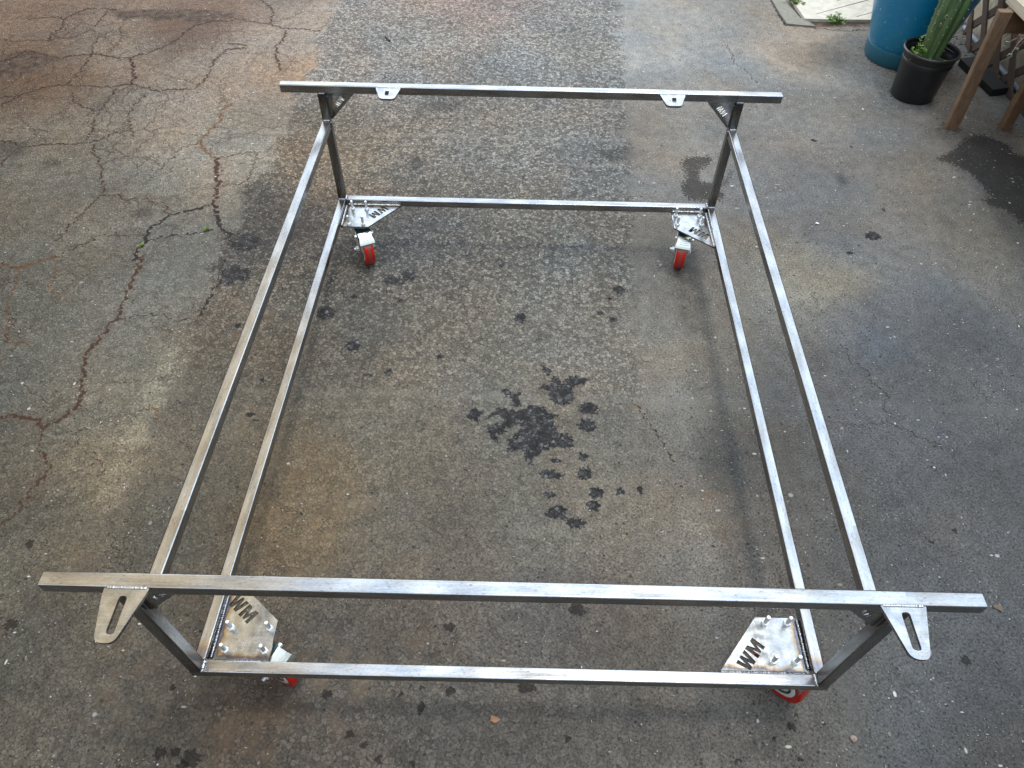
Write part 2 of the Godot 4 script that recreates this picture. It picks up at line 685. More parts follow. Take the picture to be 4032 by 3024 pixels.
	standard("pink_pebble", Color(0.38, 0.27, 0.22), 0.7)
	standard("white_scrap", Color(0.70, 0.69, 0.66), 0.7)
	standard("twig", Color(0.42, 0.35, 0.28), 0.8)
	standard("dark_twig", Color(0.035, 0.03, 0.028), 0.8)


# ---------------------------------------------------------------- ground
const G0 := Vector2(-4.1, -3.6)
const G1 := Vector2(4.1, 2.4)
const CELL := 0.02
const D := 1024
const D_PX := 730.0

var coarse := PackedByteArray()
var fine := PackedByteArray()
var macro: Image
var ground_gain := 0.97


func at_seam(seam: PackedVector2Array, z: float) -> float:
	if z <= seam[0].x:
		return seam[0].y
	for i in range(1, seam.size()):
		if z <= seam[i].x:
			return lerpf(seam[i - 1].y, seam[i].y, (z - seam[i - 1].x) / maxf(seam[i].x - seam[i - 1].x, 1e-4))
	return seam[-1].y


func make_detail() -> void:
	# coarse: pebbles of worn chip seal, each its own tone, with dark binder and painted-in micro shadow between; fine: gritty sealed asphalt. 128 means unchanged
	var edges := FastNoiseLite.new()
	edges.noise_type = FastNoiseLite.TYPE_CELLULAR
	edges.frequency = 0.118
	edges.seed = 5
	edges.fractal_type = FastNoiseLite.FRACTAL_NONE
	edges.cellular_jitter = 1.0
	edges.cellular_return_type = FastNoiseLite.RETURN_DISTANCE2_SUB
	edges.domain_warp_enabled = true
	edges.domain_warp_amplitude = 3.0
	edges.domain_warp_frequency = 0.09
	var tone: FastNoiseLite = edges.duplicate()
	tone.cellular_return_type = FastNoiseLite.RETURN_CELL_VALUE
	var small := FastNoiseLite.new()
	small.noise_type = FastNoiseLite.TYPE_CELLULAR
	small.frequency = 0.21
	small.seed = 9
	small.fractal_type = FastNoiseLite.FRACTAL_NONE
	small.cellular_return_type = FastNoiseLite.RETURN_DISTANCE2_SUB
	var e := edges.get_seamless_image(D, D, false, false, 0.04).get_data()
	var t := tone.get_seamless_image(D, D, false, false, 0.04).get_data()
	var s := small.get_seamless_image(D, D, false, false, 0.04).get_data()
	var g := noise(0.16, 3, 14).get_seamless_image(D, D, false, false, 0.06).get_data()
	var p := noise(0.20, 2, 16).get_seamless_image(D, D, false, false, 0.06).get_data()
	var cloud := noise(0.022, 4, 15).get_seamless_image(D, D, false, false, 0.06).get_data()
	coarse.resize(D * D)
	fine.resize(D * D)
	var rng := RandomNumberGenerator.new()
	rng.seed = 3
	for i in D * D:
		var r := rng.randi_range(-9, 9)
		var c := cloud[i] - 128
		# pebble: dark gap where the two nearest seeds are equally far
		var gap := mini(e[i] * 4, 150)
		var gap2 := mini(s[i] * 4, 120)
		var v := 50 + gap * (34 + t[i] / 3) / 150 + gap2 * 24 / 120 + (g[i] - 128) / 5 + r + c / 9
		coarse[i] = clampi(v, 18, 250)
		var f := 132 + (g[i] - 128) / 4 + (mini(s[i] * 4, 100) - 84) / 4 + r * 3 / 2 + c / 9
		var pit := p[i] - 186
		if pit > 0:
			f -= mini(pit * 3, 60)
		fine[i] = clampi(f, 30, 230)


func make_macro() -> void:
	var w := int(round((G1.x - G0.x) / CELL))
	var h := int(round((G1.y - G0.y) / CELL))
	var pts := colour_points()
	var groups := [[], [], []]
	for p in pts:
		groups[int(p[0])].append(p)
	var seam_l := seam_left()
	var seam_r := seam_right()
	var jag := noise(0.11, 3, 101)
	var blotch := noise(0.035, 4, 102)
	var warm := noise(0.02, 3, 103)
	var softs := soft_list()
	var data := PackedByteArray()
	data.resize(w * h * 4)
	for y in h:
		var z := G0.y + (y + 0.5) * CELL
		var zl := clampf(z, -2.3, 1.75)
		var xl := at_seam(seam_l, zl)
		var xr := at_seam(seam_r, zl)
		for x in w:
			var px := G0.x + (x + 0.5) * CELL
			var j := jag.get_noise_2d(x, y)
			var soft := 0.018 + 0.16 * clampf((z - 0.2) / 1.2, 0.0, 1.0)
			var right := smoothstep(-soft, soft, px - xr + j * 0.075)
			var left := smoothstep(-soft, soft, xl - px + j * 0.075)
			var acc := Color(0, 0, 0, 0)
			for gi in 3:
				var share: float = [left, (1.0 - left) * (1.0 - right), right][gi]
				if share < 0.004:
					continue
				var sum := Color(0, 0, 0, 0)
				var total := 0.0
				for p in groups[gi]:
					var dx: float = px - p[1]
					var dz: float = z - p[2]
					var d := dx * dx + dz * dz + 0.012
					var k := 1.0 / (d * d)
					total += k
					sum += Color(p[3], p[4], p[5], p[6] * 255.0) * k
				acc += sum * (share / total)
			var b := 1.0 + 0.13 * blotch.get_noise_2d(x, y)
			var wv := 0.05 * warm.get_noise_2d(x * 2.0, y * 2.0)
			for q in softs:
				var ex: float = (px - q[0]) / q[2]
				var ez: float = (z - q[1]) / q[3]
				var rr := sqrt(ex * ex + ez * ez) + j * 0.5
				if rr < 1.3:
					b *= lerpf(q[4], 1.0, smoothstep(0.5, 1.3, rr))
			var i := (y * w + x) * 4
			data[i] = clampi(int(acc.r * b * (1.0 + wv)), 0, 255)
			data[i + 1] = clampi(int(acc.g * b), 0, 255)
			data[i + 2] = clampi(int(acc.b * b * (1.0 - wv)), 0, 255)
			data[i + 3] = clampi(int(acc.a), 0, 255)
	macro = Image.create_from_data(w, h, false, Image.FORMAT_RGBA8, data)


func stamp(data: PackedByteArray, w: int, h: int, cx: float, cy: float, rx: float, ry: float, r: int, g: int, b: int, a: float) -> void:
	var x0 := maxi(0, int(cx - rx))
	var x1 := mini(w - 1, int(cx + rx + 1.0))
	var y0 := maxi(0, int(cy - ry))
	var y1 := mini(h - 1, int(cy + ry + 1.0))
	for y in range(y0, y1 + 1):
		var ey := (y - cy) / ry
		for x in range(x0, x1 + 1):
			var ex := (x - cx) / rx
			var d := ex * ex + ey * ey
			if d < 1.0:
				var k := a * minf(1.0, (1.0 - d) * 2.0)
				var i := (y * w + x) * 3
				data[i] = int(data[i] + (r - data[i]) * k)
				data[i + 1] = int(data[i + 1] + (g - data[i + 1]) * k)
				data[i + 2] = int(data[i + 2] + (b - data[i + 2]) * k)


func darken_area(data: PackedByteArray, w: int, h: int, lo: Vector2, mm: Vector2, poly: PackedVector2Array, edge: FastNoiseLite, jitter: float, look: int) -> void:
	# look 0: skin broken away down to black binder and pebbles; 1: damp; 2: bare soil
	var p0 := poly[0]
	var p1 := poly[0]
	for q in poly:
		p0 = p0.min(q)
		p1 = p1.max(q)
	var x0 := maxi(0, int((p0.x - 0.02 - lo.x) / mm.x))
	var x1 := mini(w - 1, int((p1.x + 0.02 - lo.x) / mm.x))
	var y0 := maxi(0, int((p0.y - 0.02 - lo.y) / mm.y))
	var y1 := mini(h - 1, int((p1.y + 0.02 - lo.y) / mm.y))
	for y in range(y0, y1 + 1):
		for x in range(x0, x1 + 1):
			var wx := lo.x + x * mm.x
			var wz := lo.y + y * mm.y
			var q := Vector2(wx + edge.get_noise_2d(wx * 1000.0, wz * 1000.0) * jitter, wz + edge.get_noise_2d(wx * 1000.0 + 777.0, wz * 1000.0) * jitter)
			if not Geometry2D.is_point_in_polygon(q, poly):
				continue
			var i := (y * w + x) * 3
			var di := (int(wz * D_PX) & 1023) * D + (int(wx * D_PX) & 1023)
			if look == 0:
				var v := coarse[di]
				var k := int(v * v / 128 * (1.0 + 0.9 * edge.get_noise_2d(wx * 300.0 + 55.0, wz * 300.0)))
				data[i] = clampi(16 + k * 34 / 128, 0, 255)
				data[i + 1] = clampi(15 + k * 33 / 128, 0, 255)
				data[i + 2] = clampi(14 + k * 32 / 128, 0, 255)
			elif look == 1:
				data[i] = data[i] * 56 / 100
				data[i + 1] = data[i + 1] * 54 / 100
				data[i + 2] = data[i + 2] * 53 / 100
			else:
				var v := fine[di]
				var lump := edge.get_noise_2d(wx * 260.0, wz * 260.0)
				data[i] = clampi(int(v * (0.80 + 0.30 * lump)), 0, 255)
				data[i + 1] = clampi(int(v * (0.635 + 0.28 * lump)), 0, 255)
				data[i + 2] = clampi(int(v * (0.50 + 0.24 * lump)), 0, 255)


func hairlines() -> Array:
	var rng := RandomNumberGenerator.new()
	rng.seed = 4242
	var out := []
	for c in crack_list():
		var line: PackedVector2Array = c[0]
		if line[0].x > -0.85:
			continue
		for s in line.size() - 1:
			if rng.randf() > 0.62:
				continue
			var p: Vector2 = line[s].lerp(line[s + 1], rng.randf())
			var d := (line[s + 1] - line[s]).orthogonal().normalized() * (1.0 if rng.randf() < 0.5 else -1.0)
			var pts := PackedVector2Array([p])
			for k in rng.randi_range(2, 6):
				d = d.rotated(rng.randf_range(-0.75, 0.75))
				p += d * rng.randf_range(0.03, 0.075)
				if p.x > -1.0:
					break
				pts.append(p)
			if pts.size() > 1:
				out.append([pts, rng.randf_range(1.4, 3.4), 1 if rng.randf() < 0.8 else 0])
	return out


func ground_tile(lo: Vector2, hi: Vector2, w: int, h: int, seed_value: int) -> Image:
	var mm := Vector2((hi.x - lo.x) / w, (hi.y - lo.y) / h)
	var x0 := int(round((lo.x - G0.x) / CELL))
	var y0 := int(round((lo.y - G0.y) / CELL))
	var x1 := int(round((hi.x - G0.x) / CELL))
	var y1 := int(round((hi.y - G0.y) / CELL))
	var sub := macro.get_region(Rect2i(x0, y0, x1 - x0, y1 - y0))
	sub.resize(w, h, Image.INTERPOLATE_BILINEAR)
	var src := sub.get_data()
	var data := PackedByteArray()
	data.resize(w * h * 3)
	var rng := RandomNumberGenerator.new()
	rng.seed = seed_value
	# rust and ochre dust lie in the hollows
	var rust := rust_list()
	var rw := w / 8
	var rh := h / 8
	var rusty := PackedByteArray()
	rusty.resize(rw * rh)
	var rn := noise(0.03, 4, 111)
	for y in rh:
		for x in rw:
			var wx := lo.x + (x + 0.5) * 8.0 * mm.x
			var wz := lo.y + (y + 0.5) * 8.0 * mm.y
			var v := 0.0
			for q in rust:
				var d: float = Vector2(wx - q[0], wz - q[1]).length() / q[2]
				if d < 2.0:
					v = maxf(v, q[3] * (1.0 - smoothstep(0.3, 1.9, d)))
			var nn := rn.get_noise_2d(wx * 500.0, wz * 500.0)
			rusty[y * rw + x] = int(clampf(v * (0.25 + 1.2 * nn) + maxf(0.0, nn - 0.42) * 0.4, 0.0, 0.7) * 255.0)
	var rimg := Image.create_from_data(rw, rh, false, Image.FORMAT_L8, rusty)
	rimg.resize(w, h, Image.INTERPOLATE_BILINEAR)
	rusty = rimg.get_data()
	var o := 0
	var i4 := 0
	var k := 0
	for y in h:
		var row := (int((lo.y + y * mm.y) * D_PX) & 1023) * D
		for x in w:
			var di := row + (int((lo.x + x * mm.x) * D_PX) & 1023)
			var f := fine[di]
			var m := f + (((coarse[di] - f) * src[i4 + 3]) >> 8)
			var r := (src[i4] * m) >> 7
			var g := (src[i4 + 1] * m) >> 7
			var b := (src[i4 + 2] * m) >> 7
			var ru := rusty[k]
			if ru > 4:
				ru = ru * maxi(0, 165 - m) / 70
				if ru > 255:
					ru = 255
				r += ((136 - r) * ru) >> 8
				g += ((102 - g) * ru) >> 8
				b += ((68 - b) * ru) >> 8
			data[o] = mini(r, 255)
			data[o + 1] = mini(g, 255)
			data[o + 2] = mini(b, 255)
			o += 3
			i4 += 4
			k += 1
	var edge := noise(0.075, 4, 121)
	for poly in soil_list():
		darken_area(data, w, h, lo, mm, poly, edge, 0.03, 2)
	for poly in wet_list():
		darken_area(data, w, h, lo, mm, poly, edge, 0.034, 1)
	for poly in spall_list():
		darken_area(data, w, h, lo, mm, poly, edge, 0.010, 0)
	for q in blob_list():
		var ring := PackedVector2Array()
		for a in 14:
			ring.append(Vector2(q[0] + cos(a * TAU / 14.0) * q[2], q[1] + sin(a * TAU / 14.0) * q[3]))
		darken_area(data, w, h, lo, mm, ring, edge, 0.004 + 0.42 * minf(q[2], q[3]), 0 if q[4] < 0.58 and q[1] < 1.35 else 1)
	# cracks: the ones that can be followed, and hairlines that leave them
	var wob := noise(0.035, 3, 131)
	var ci := 0
	for c in crack_list() + hairlines():
		ci += 1
		var line: PackedVector2Array = c[0]
		var wide: float = c[1] * 0.001
		var col := [Color8(40, 33, 28), Color8(66, 46, 34), Color8(108, 72, 46)]
		var kind: int = c[2]
		var run := 0.0
		for s in line.size() - 1:
			var a: Vector2 = line[s]
			var b: Vector2 = line[s + 1]
			var len := a.distance_to(b)
			var steps := maxi(2, int(len / 0.0022))
			var nrm := (b - a).orthogonal().normalized()
			for t in steps:
				var q := a.lerp(b, float(t) / steps)
				run += len / steps
				if q.x < lo.x - 0.05 or q.x > hi.x + 0.05 or q.y < lo.y - 0.05 or q.y > hi.y + 0.05:
					continue
				var n1 := wob.get_noise_2d(run * 900.0, ci * 50.0)
				var n2 := wob.get_noise_2d(run * 3500.0, ci * 50.0 + 20.0)
				q += nrm * (n1 * 0.016 + n2 * 0.007)
				var ww := wide * clampf(0.62 + n2 * 1.2 + n1 * 0.5, 0.16, 1.6) * 0.5
				var rx := maxf(ww / mm.x, 0.75)
				var ry := maxf(ww / mm.y, 0.75)
				var cc: Color = col[kind]
				var cx := (q.x - lo.x) / mm.x
				var cy := (q.y - lo.y) / mm.y
				if kind > 0 and t % 3 == 0:
					stamp(data, w, h, cx, cy, rx * 3.4, ry * 3.4, 118, 84, 58, 0.05 if kind == 1 else 0.10)
				stamp(data, w, h, cx, cy, rx, ry, cc.r8, cc.g8, cc.b8, 0.9)
				if rng.randf() < 0.05:
					stamp(data, w, h, cx + rng.randf_range(-3, 3) * rx, cy + rng.randf_range(-3, 3) * ry, rx * 0.7, ry * 0.7, cc.r8, cc.g8, cc.b8, 0.7)
	# pale chips of stone set in the surface, black specks, little pits
	var area := (hi.x - lo.x) * (hi.y - lo.y)
	var clump := noise(0.004, 3, 141)
	for n in int(area * 2400.0):
		var wx := rng.randf_range(lo.x, hi.x)
		var wz := rng.randf_range(lo.y, hi.y)
		var side_share := 1.0 if wx < -1.05 or wx > 0.45 else 0.22
		if wx < -0.55 and wz > 1.1:
			side_share = 1.0
		if rng.randf() > side_share or rng.randf() > 0.45 + clump.get_noise_2d(wx * 1000.0, wz * 1000.0) * 1.3:
			continue
		var rad := 0.0014 + 0.0018 * rng.randf() * rng.randf()
		if rng.randf() < (0.07 if side_share > 0.5 else 0.03):
			rad *= rng.randf_range(1.6, 2.8)
		var bright := rng.randi_range(130, 235)
		var yel := rng.randi_range(6, 34)
		var aspect := rng.randf_range(0.6, 1.6)
		stamp(data, w, h, (wx - lo.x) / mm.x, (wz - lo.y) / mm.y, maxf(rad * aspect / mm.x, 0.8), maxf(rad / aspect / mm.y, 0.8), bright, bright - yel / 3, bright - yel, 0.85)
	for n in int(area * 420.0):
		var wx := rng.randf_range(lo.x, hi.x)
		var wz := rng.randf_range(lo.y, hi.y)
		var rad := 0.0013 + 0.003 * pow(rng.randf(), 3.0)
		stamp(data, w, h, (wx - lo.x) / mm.x, (wz - lo.y) / mm.y, maxf(rad * rng.randf_range(0.7, 1.5) / mm.x, 0.8), maxf(rad / mm.y, 0.8), 40, 37, 34, 0.6)
	return Image.create_from_data(w, h, false, Image.FORMAT_RGB8, data)


func build_ground() -> void:
	make_detail()
	make_macro()
	var cut := -0.4
	var tiles := [
		[Vector2(G0.x, G0.y), Vector2(0.0, cut), 2048, 1600],
		[Vector2(0.0, G0.y), Vector2(G1.x, cut), 2048, 1600],
		[Vector2(G0.x, cut), Vector2(-1.36, G1.y), 2048, 2048],
		[Vector2(-1.36, cut), Vector2(1.36, G1.y), 2048, 2048],
		[Vector2(1.36, cut), Vector2(G1.x, G1.y), 2048, 2048],
	]
	var threads := []
	for i in tiles.size():
		var t := Thread.new()
		var q: Array = tiles[i]
		t.start(func() -> Image: return ground_tile(q[0], q[1], q[2], q[3], 500 + i))
		threads.append(t)
	var mesh := ArrayMesh.new()
	for i in tiles.size():
		var im: Image = threads[i].wait_to_finish()
		var tex := ImageTexture.create_from_image(im)
		var m := standard("asphalt_%d" % i, Color(0.925, 0.955, 1.025) * ground_gain, 0.88)
		m.albedo_texture = tex
		m.texture_repeat = false
		m.heightmap_enabled = true
		m.heightmap_texture = tex
		m.heightmap_scale = 1.1
		m.metallic_specular = 0.35
		var a: Vector2 = tiles[i][0]
		var b: Vector2 = tiles[i][1]
		add_sheet(mesh, a, b, true, m)
	var far_tex := Image.create(512, 512, false, Image.FORMAT_RGB8)
	for y in 512:
		for x in 512:
			var v := fine[y * 2 * D + x * 2]
			far_tex.set_pixel(x, y, Color8(v * 104 / 128, v * 99 / 128, v * 90 / 128))
	var fm := standard("asphalt_beyond", Color(1, 1, 1), 0.9)
	fm.albedo_texture = ImageTexture.create_from_image(far_tex)
	fm.uv1_scale = Vector3(0.7, 0.7, 1)
	for r in [[Vector2(-150, -200), Vector2(150, G0.y)], [Vector2(-150, G1.y), Vector2(150, 100)], [Vector2(-150, G0.y), Vector2(G0.x, G1.y)], [Vector2(G1.x, G0.y), Vector2(150, G1.y)]]:
		add_sheet(mesh, r[0], r[1], false, fm)
	var o := MeshInstance3D.new()
	o.name = "ground"
	o.mesh = mesh
	o.set_meta("kind", "structure")
	o.set_meta("label", "old cracked asphalt yard with a rougher trench patch down the middle")
	add_child(o)


func add_sheet(mesh: ArrayMesh, a: Vector2, b: Vector2, unit: bool, m: Material) -> void:
	var arr := []
	arr.resize(Mesh.ARRAY_MAX)
	arr[Mesh.ARRAY_VERTEX] = PackedVector3Array([Vector3(a.x, 0, a.y), Vector3(b.x, 0, a.y), Vector3(b.x, 0, b.y), Vector3(a.x, 0, b.y)])
	arr[Mesh.ARRAY_NORMAL] = PackedVector3Array([Vector3.UP, Vector3.UP, Vector3.UP, Vector3.UP])
	arr[Mesh.ARRAY_TEX_UV] = PackedVector2Array([Vector2(0, 0), Vector2(1, 0), Vector2(1, 1), Vector2(0, 1)]) if unit else PackedVector2Array([a, Vector2(b.x, a.y), b, Vector2(a.x, b.y)])
	arr[Mesh.ARRAY_INDEX] = PackedInt32Array([0, 1, 2, 0, 2, 3])
	mesh.add_surface_from_arrays(Mesh.PRIMITIVE_TRIANGLES, arr)
	mesh.surface_set_material(mesh.get_surface_count() - 1, m)


# ---------------------------------------------------------------- buildings
func build_walls() -> void:
	var st := tool()
	box(st, Transform3D(Basis(), Vector3(2.42, 1.25, -0.5)), Vector3(0.16, 2.5, 17.0))
	var w := part("stucco_wall", flat_done(st), materials["stucco"], self)
	tag(w, "pale rough stucco wall behind the wooden lattice", "wall")
	st = tool()
	box(st, Transform3D(Basis(), Vector3(-0.65, 1.7, 5.6)), Vector3(5.98, 3.4, 0.2))
	w = part("added_house_wall", flat_done(st), materials["warm_siding"], self)  # added out of view to darken the near ground and front faces
	tag(w, "unseen tan wall added behind the viewer to dim the near side", "wall")
	st = tool()
	# a sagging cloth: a grid with thickness
	var sag := func(i: int, k: int) -> Vector3:
		var u := i / 16.0
		var v := k / 16.0
		var pull := 0.25 * sin(u * PI) * sin(v * PI)
		return Vector3(lerpf(-3.6, -0.85 - 0.25 * sin(v * PI), u), lerpf(3.3, 2.9, u) - pull, lerpf(-2.5, 3.4, v))
	for i in 16:
		for k in 16:
			quad(st, sag.call(i, k), sag.call(i, k + 1), sag.call(i + 1, k + 1), sag.call(i + 1, k), true)
	w = part("added_sail", flat_done(st), materials["added_sail"], self)  # added out of view, shaped to give the left steel its tan reflections
	tag(w, "unseen tan cloth sail added over the left for warm reflections in the steel", "shade sail")
	st = tool()
	box(st, Transform3D(Basis(), Vector3(-3.75, 1.7, 2.2)), Vector3(0.2, 3.4, 12.5))
	w = part("added_house_wall", flat_done(st), materials["warm_siding"], self)  # added out of view as something warm for the left rails to reflect
	tag(w, "unseen warm tan wall added on the left for reflections in the steel", "wall")


func build_paving() -> void:
	var outline := PackedVector2Array([Vector2(1.474, 1.856), Vector2(1.60, 1.853), Vector2(1.83, 1.861), Vector2(2.325, 1.868), Vector2(2.325, 6.0), Vector2(1.455, 6.0), Vector2(1.468, 2.30), Vector2(1.462, 2.02), Vector2(1.470, 1.93)])
	var slots := []
	var dir := Vector2(0.865, 0.5)
	for s in [[1.55, 1.916, 0.85], [1.757, 1.893, 0.62], [1.706, 2.088, 0.66], [1.53, 2.26, 0.8], [1.62, 2.55, 0.7], [1.51, 2.75, 0.85]]:
		var a := Vector2(s[0], s[1])
		var b: Vector2 = a + dir * s[2]
		b = a + dir * minf(s[2], (2.31 - a.x) / dir.x)
		var n := dir.orthogonal() * 0.0055
		slots.append(PackedVector2Array([a - n * 0.4, b - n, b + n, a + n * 0.4]))
	var lay := Transform3D(Basis(Vector3(1, 0, 0), Vector3(0, 0, -1), Vector3(0, 1, 0)), Vector3(0, 0.018, 0))
	var slab := part("paving", await plate(outline, slots, 0.016, lay), materials["pale_slab"], self)
	slab.set_meta("kind", "structure")
	slab.set_meta("label", "pale slab with slanting black grooves beside the blue planter")
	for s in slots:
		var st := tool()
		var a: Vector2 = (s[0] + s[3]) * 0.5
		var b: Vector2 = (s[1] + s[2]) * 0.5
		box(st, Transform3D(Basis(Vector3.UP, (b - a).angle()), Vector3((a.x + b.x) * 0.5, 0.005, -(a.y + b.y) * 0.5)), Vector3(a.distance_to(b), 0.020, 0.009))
		part("groove_shade_strip", flat_done(st), materials["groove_shade"], slab)  # dark strip painted in for the shade deep in the slot
	var strip := PackedVector2Array([Vector2(1.375, 1.815), Vector2(1.44, 1.803), Vector2(1.52, 1.792), Vector2(1.49, 1.86), Vector2(1.462, 1.885), Vector2(1.446, 1.98), Vector2(1.425, 2.13), Vector2(1.415, 2.6), Vector2(1.40, 6.0), Vector2(1.335, 6.0), Vector2(1.352, 2.6), Vector2(1.358, 2.1), Vector2(1.364, 1.93)])
	lay.origin.y = 0.008
	var mortar := part("kerb", await plate(strip, [], 0.016, lay), materials["grey_mortar"], self)
	mortar.set_meta("kind", "structure")
	mortar.set_meta("label", "grey mortar strip between the asphalt and the pale slab")


# ---------------------------------------------------------------- the steel cart
func build_cart() -> void:
	var cart := thing("steel_cart_frame", "bare welded steel tube cart frame on four red caster wheels", "cart frame")
	var steel: Material = materials["steel"]
	var h := TUBE / 2.0
	var r := 0.0036
	var e := 0.0003
	var up := Vector3.UP
	# bottom frame
	var y := LOW_TOP - h
	part("bottom_rail", bar(Vector3(FAR_LEFT, y, h), Vector3(FAR_RIGHT, y, h), up, TUBE, TUBE, r, Vector2(0.5, 0.5), Color.WHITE, 0.0, 0.06), steel, cart)
	part("bottom_rail", bar(Vector3(NEAR_LEFT, y, LENGTH - h), Vector3(NEAR_RIGHT, y, LENGTH - h), up, TUBE, TUBE, r, Vector2(0.5, 0.5), Color.WHITE, 0.0, 0.06), steel, cart)
	part("bottom_rail", bar(Vector3(FAR_LEFT + h, y, TUBE + e), Vector3(NEAR_LEFT + h, y, LENGTH - TUBE - e), up, TUBE, TUBE, r, Vector2(0.6, 0.8), Color.WHITE), steel, cart)
	part("bottom_rail", bar(Vector3(FAR_RIGHT - h, y, TUBE + e), Vector3(NEAR_RIGHT - h, y, LENGTH - TUBE - e), up, TUBE, TUBE, r, Vector2(0.6, 0.8), Color.WHITE), steel, cart)
	# posts
	var corners := [Vector3(FAR_LEFT + h, 0, h), Vector3(FAR_RIGHT - h, 0, h), Vector3(NEAR_LEFT + h, 0, LENGTH - h), Vector3(NEAR_RIGHT - h, 0, LENGTH - h)]
	for c in corners:
		part("post", bar(c + up * (LOW_TOP + e), c + up * (BEAM_TOP - TUBE - e), Vector3(0, 0, 1), TUBE, TUBE, r, Vector2(0.9, 0.9), Color(0.74, 0.73, 0.72), 0.0, 0.05), steel, cart)
	# upper side rails
	y = SIDE_TOP - h
	part("side_rail", bar(Vector3(FAR_LEFT + h, y, TUBE + e), Vector3(NEAR_LEFT + h, y, LENGTH - TUBE - e), up, TUBE, TUBE, r, Vector2(0.5, 0.5)), steel, cart)
	part("side_rail", bar(Vector3(FAR_RIGHT - h, y, TUBE + e), Vector3(NEAR_RIGHT - h, y, LENGTH - TUBE - e), up, TUBE, TUBE, r, Vector2(0.5, 0.5)), steel, cart)
	# cross beams
	y = BEAM_TOP - h
	part("cross_beam", bar(Vector3(-0.7362, y, h), Vector3(0.7647, y, h), up, TUBE, TUBE, r), steel, cart)
	part("cross_beam", bar(Vector3(-0.7601, y, LENGTH - h), Vector3(0.7331, y, LENGTH - h), up, TUBE, TUBE, r), steel, cart)
	# welds round the joints
	var wm: Material = materials["weld"]
	var wd: Material = materials["weld_dark"]
	var k := 0
	for c in corners:
		var front := 1.0 if c.z < 0.5 else -1.0
		var inward := 1.0 if c.x < 0 else -1.0
		k += 1
		var zf: float = c.z + front * h
		var xi: float = c.x + inward * h
		part("weld_bead", weld(Vector3(c.x - h * 0.9, LOW_TOP + 0.001, zf), Vector3(c.x + h * 0.9, LOW_TOP + 0.001, zf), 0.0036, 100 + k), wm, cart)
		part("weld_bead", weld(Vector3(xi, LOW_TOP + 0.0005, c.z - h * 0.9), Vector3(xi, LOW_TOP + 0.0005, c.z + h * 0.95), 0.0048, 200 + k), wm, cart)
		part("weld_bead", weld(Vector3(c.x - h * 0.85, SIDE_TOP + 0.0005, zf), Vector3(c.x + h * 0.85, SIDE_TOP + 0.0005, zf), 0.0036, 300 + k), wm, cart)
		part("weld_bead", weld(Vector3(xi, SIDE_TOP - TUBE, zf), Vector3(xi, SIDE_TOP - 0.002, zf), 0.0032, 400 + k), wd, cart)
		var zn: float = c.z + h
		part("weld_bead", weld(Vector3(c.x - h * 0.9, BEAM_TOP - TUBE, zn), Vector3(c.x + h * 0.9, BEAM_TOP - TUBE, zn), 0.0032, 500 + k), wd, cart)
	# corner plates with the cut-out letters, bolts and casters
	var out := [Vector2(0, 0), Vector2(0.122, 0), Vector2(0.122, 0.091), Vector2(0.0, 0.19)]
	var outline := smooth_corner(out, 0.0015, 2)
	var glyphs := letters_wm()
	var along := Vector2(0.773, -0.634)
	var outward := Vector2(0.634, 0.773)
	var start := Vector2(0.0045, 0.1265)
	var cuts := []
	for gl in glyphs:
		cuts.append(placed(gl, start, along, outward, 0.0305))
	var spots := [
		[Vector3(FAR_LEFT + TUBE, PLATE_TOP, TUBE), Vector3(0, 0, 1), Vector3(1, 0, 0), 25.0, 0],
		[Vector3(FAR_RIGHT - TUBE, PLATE_TOP, TUBE), Vector3(-1, 0, 0), Vector3(0, 0, 1), -14.0, 1],
		[Vector3(NEAR_RIGHT - TUBE, PLATE_TOP, LENGTH - TUBE), Vector3(0, 0, -1), Vector3(-1, 0, 0), 38.0, 2],
		[Vector3(NEAR_LEFT + TUBE, PLATE_TOP, LENGTH - TUBE), Vector3(1, 0, 0), Vector3(0, 0, -1), 64.0, 1],
	]
	var caster0: Node3D = null
	for s in spots:
		var place := Transform3D(Basis(s[1], s[2], Vector3.UP), s[0])
		var pl := part("corner_plate", await plate(outline, cuts, PLATE_THICK, place), materials["plate_%d" % s[4]], cart)
		var b0 := 0.0285
		var a0 := 0.0255
		for bb in [b0, b0 + 0.081]:
			for aa in [a0, a0 + 0.0475]:
				bolt(pl, place * Vector3(bb, aa, 0), 0.3 + 7.0 * bb + 11.0 * aa)
		part("weld_bead", weld(place * Vector3(0.004, 0.008, 0.0015), place * Vector3(0.004, 0.186, 0.0015), 0.0042, 600 + int(s[3])), wd if s[3] > 30.0 else wm, pl)
		part("weld_bead", weld(place * Vector3(0.012, 0.003, 0.0015), place * Vector3(0.119, 0.003, 0.0015), 0.0040, 700 + int(s[3])), wd if s[3] > 30.0 else wm, pl)
		var centre: Vector3 = place * Vector3(b0 + 0.0405, a0 + 0.0238, -PLATE_THICK)
		var caster: Node3D
		if caster0 == null:
			caster0 = make_caster()
			caster = caster0
		else:
			caster = caster0.duplicate()
		caster.name = "caster" if caster == caster0 else "caster_%03d" % spots.find(s)
		cart.add_child(caster, true)
		caster.position = centre
		caster.rotation.y = deg_to_rad(s[3])
		var mp: Node3D = caster.get_node("mounting_plate")
		mp.rotation.y = -caster.rotation.y + (0.0 if absf((s[1] as Vector3).z) > 0.5 else PI / 2.0)
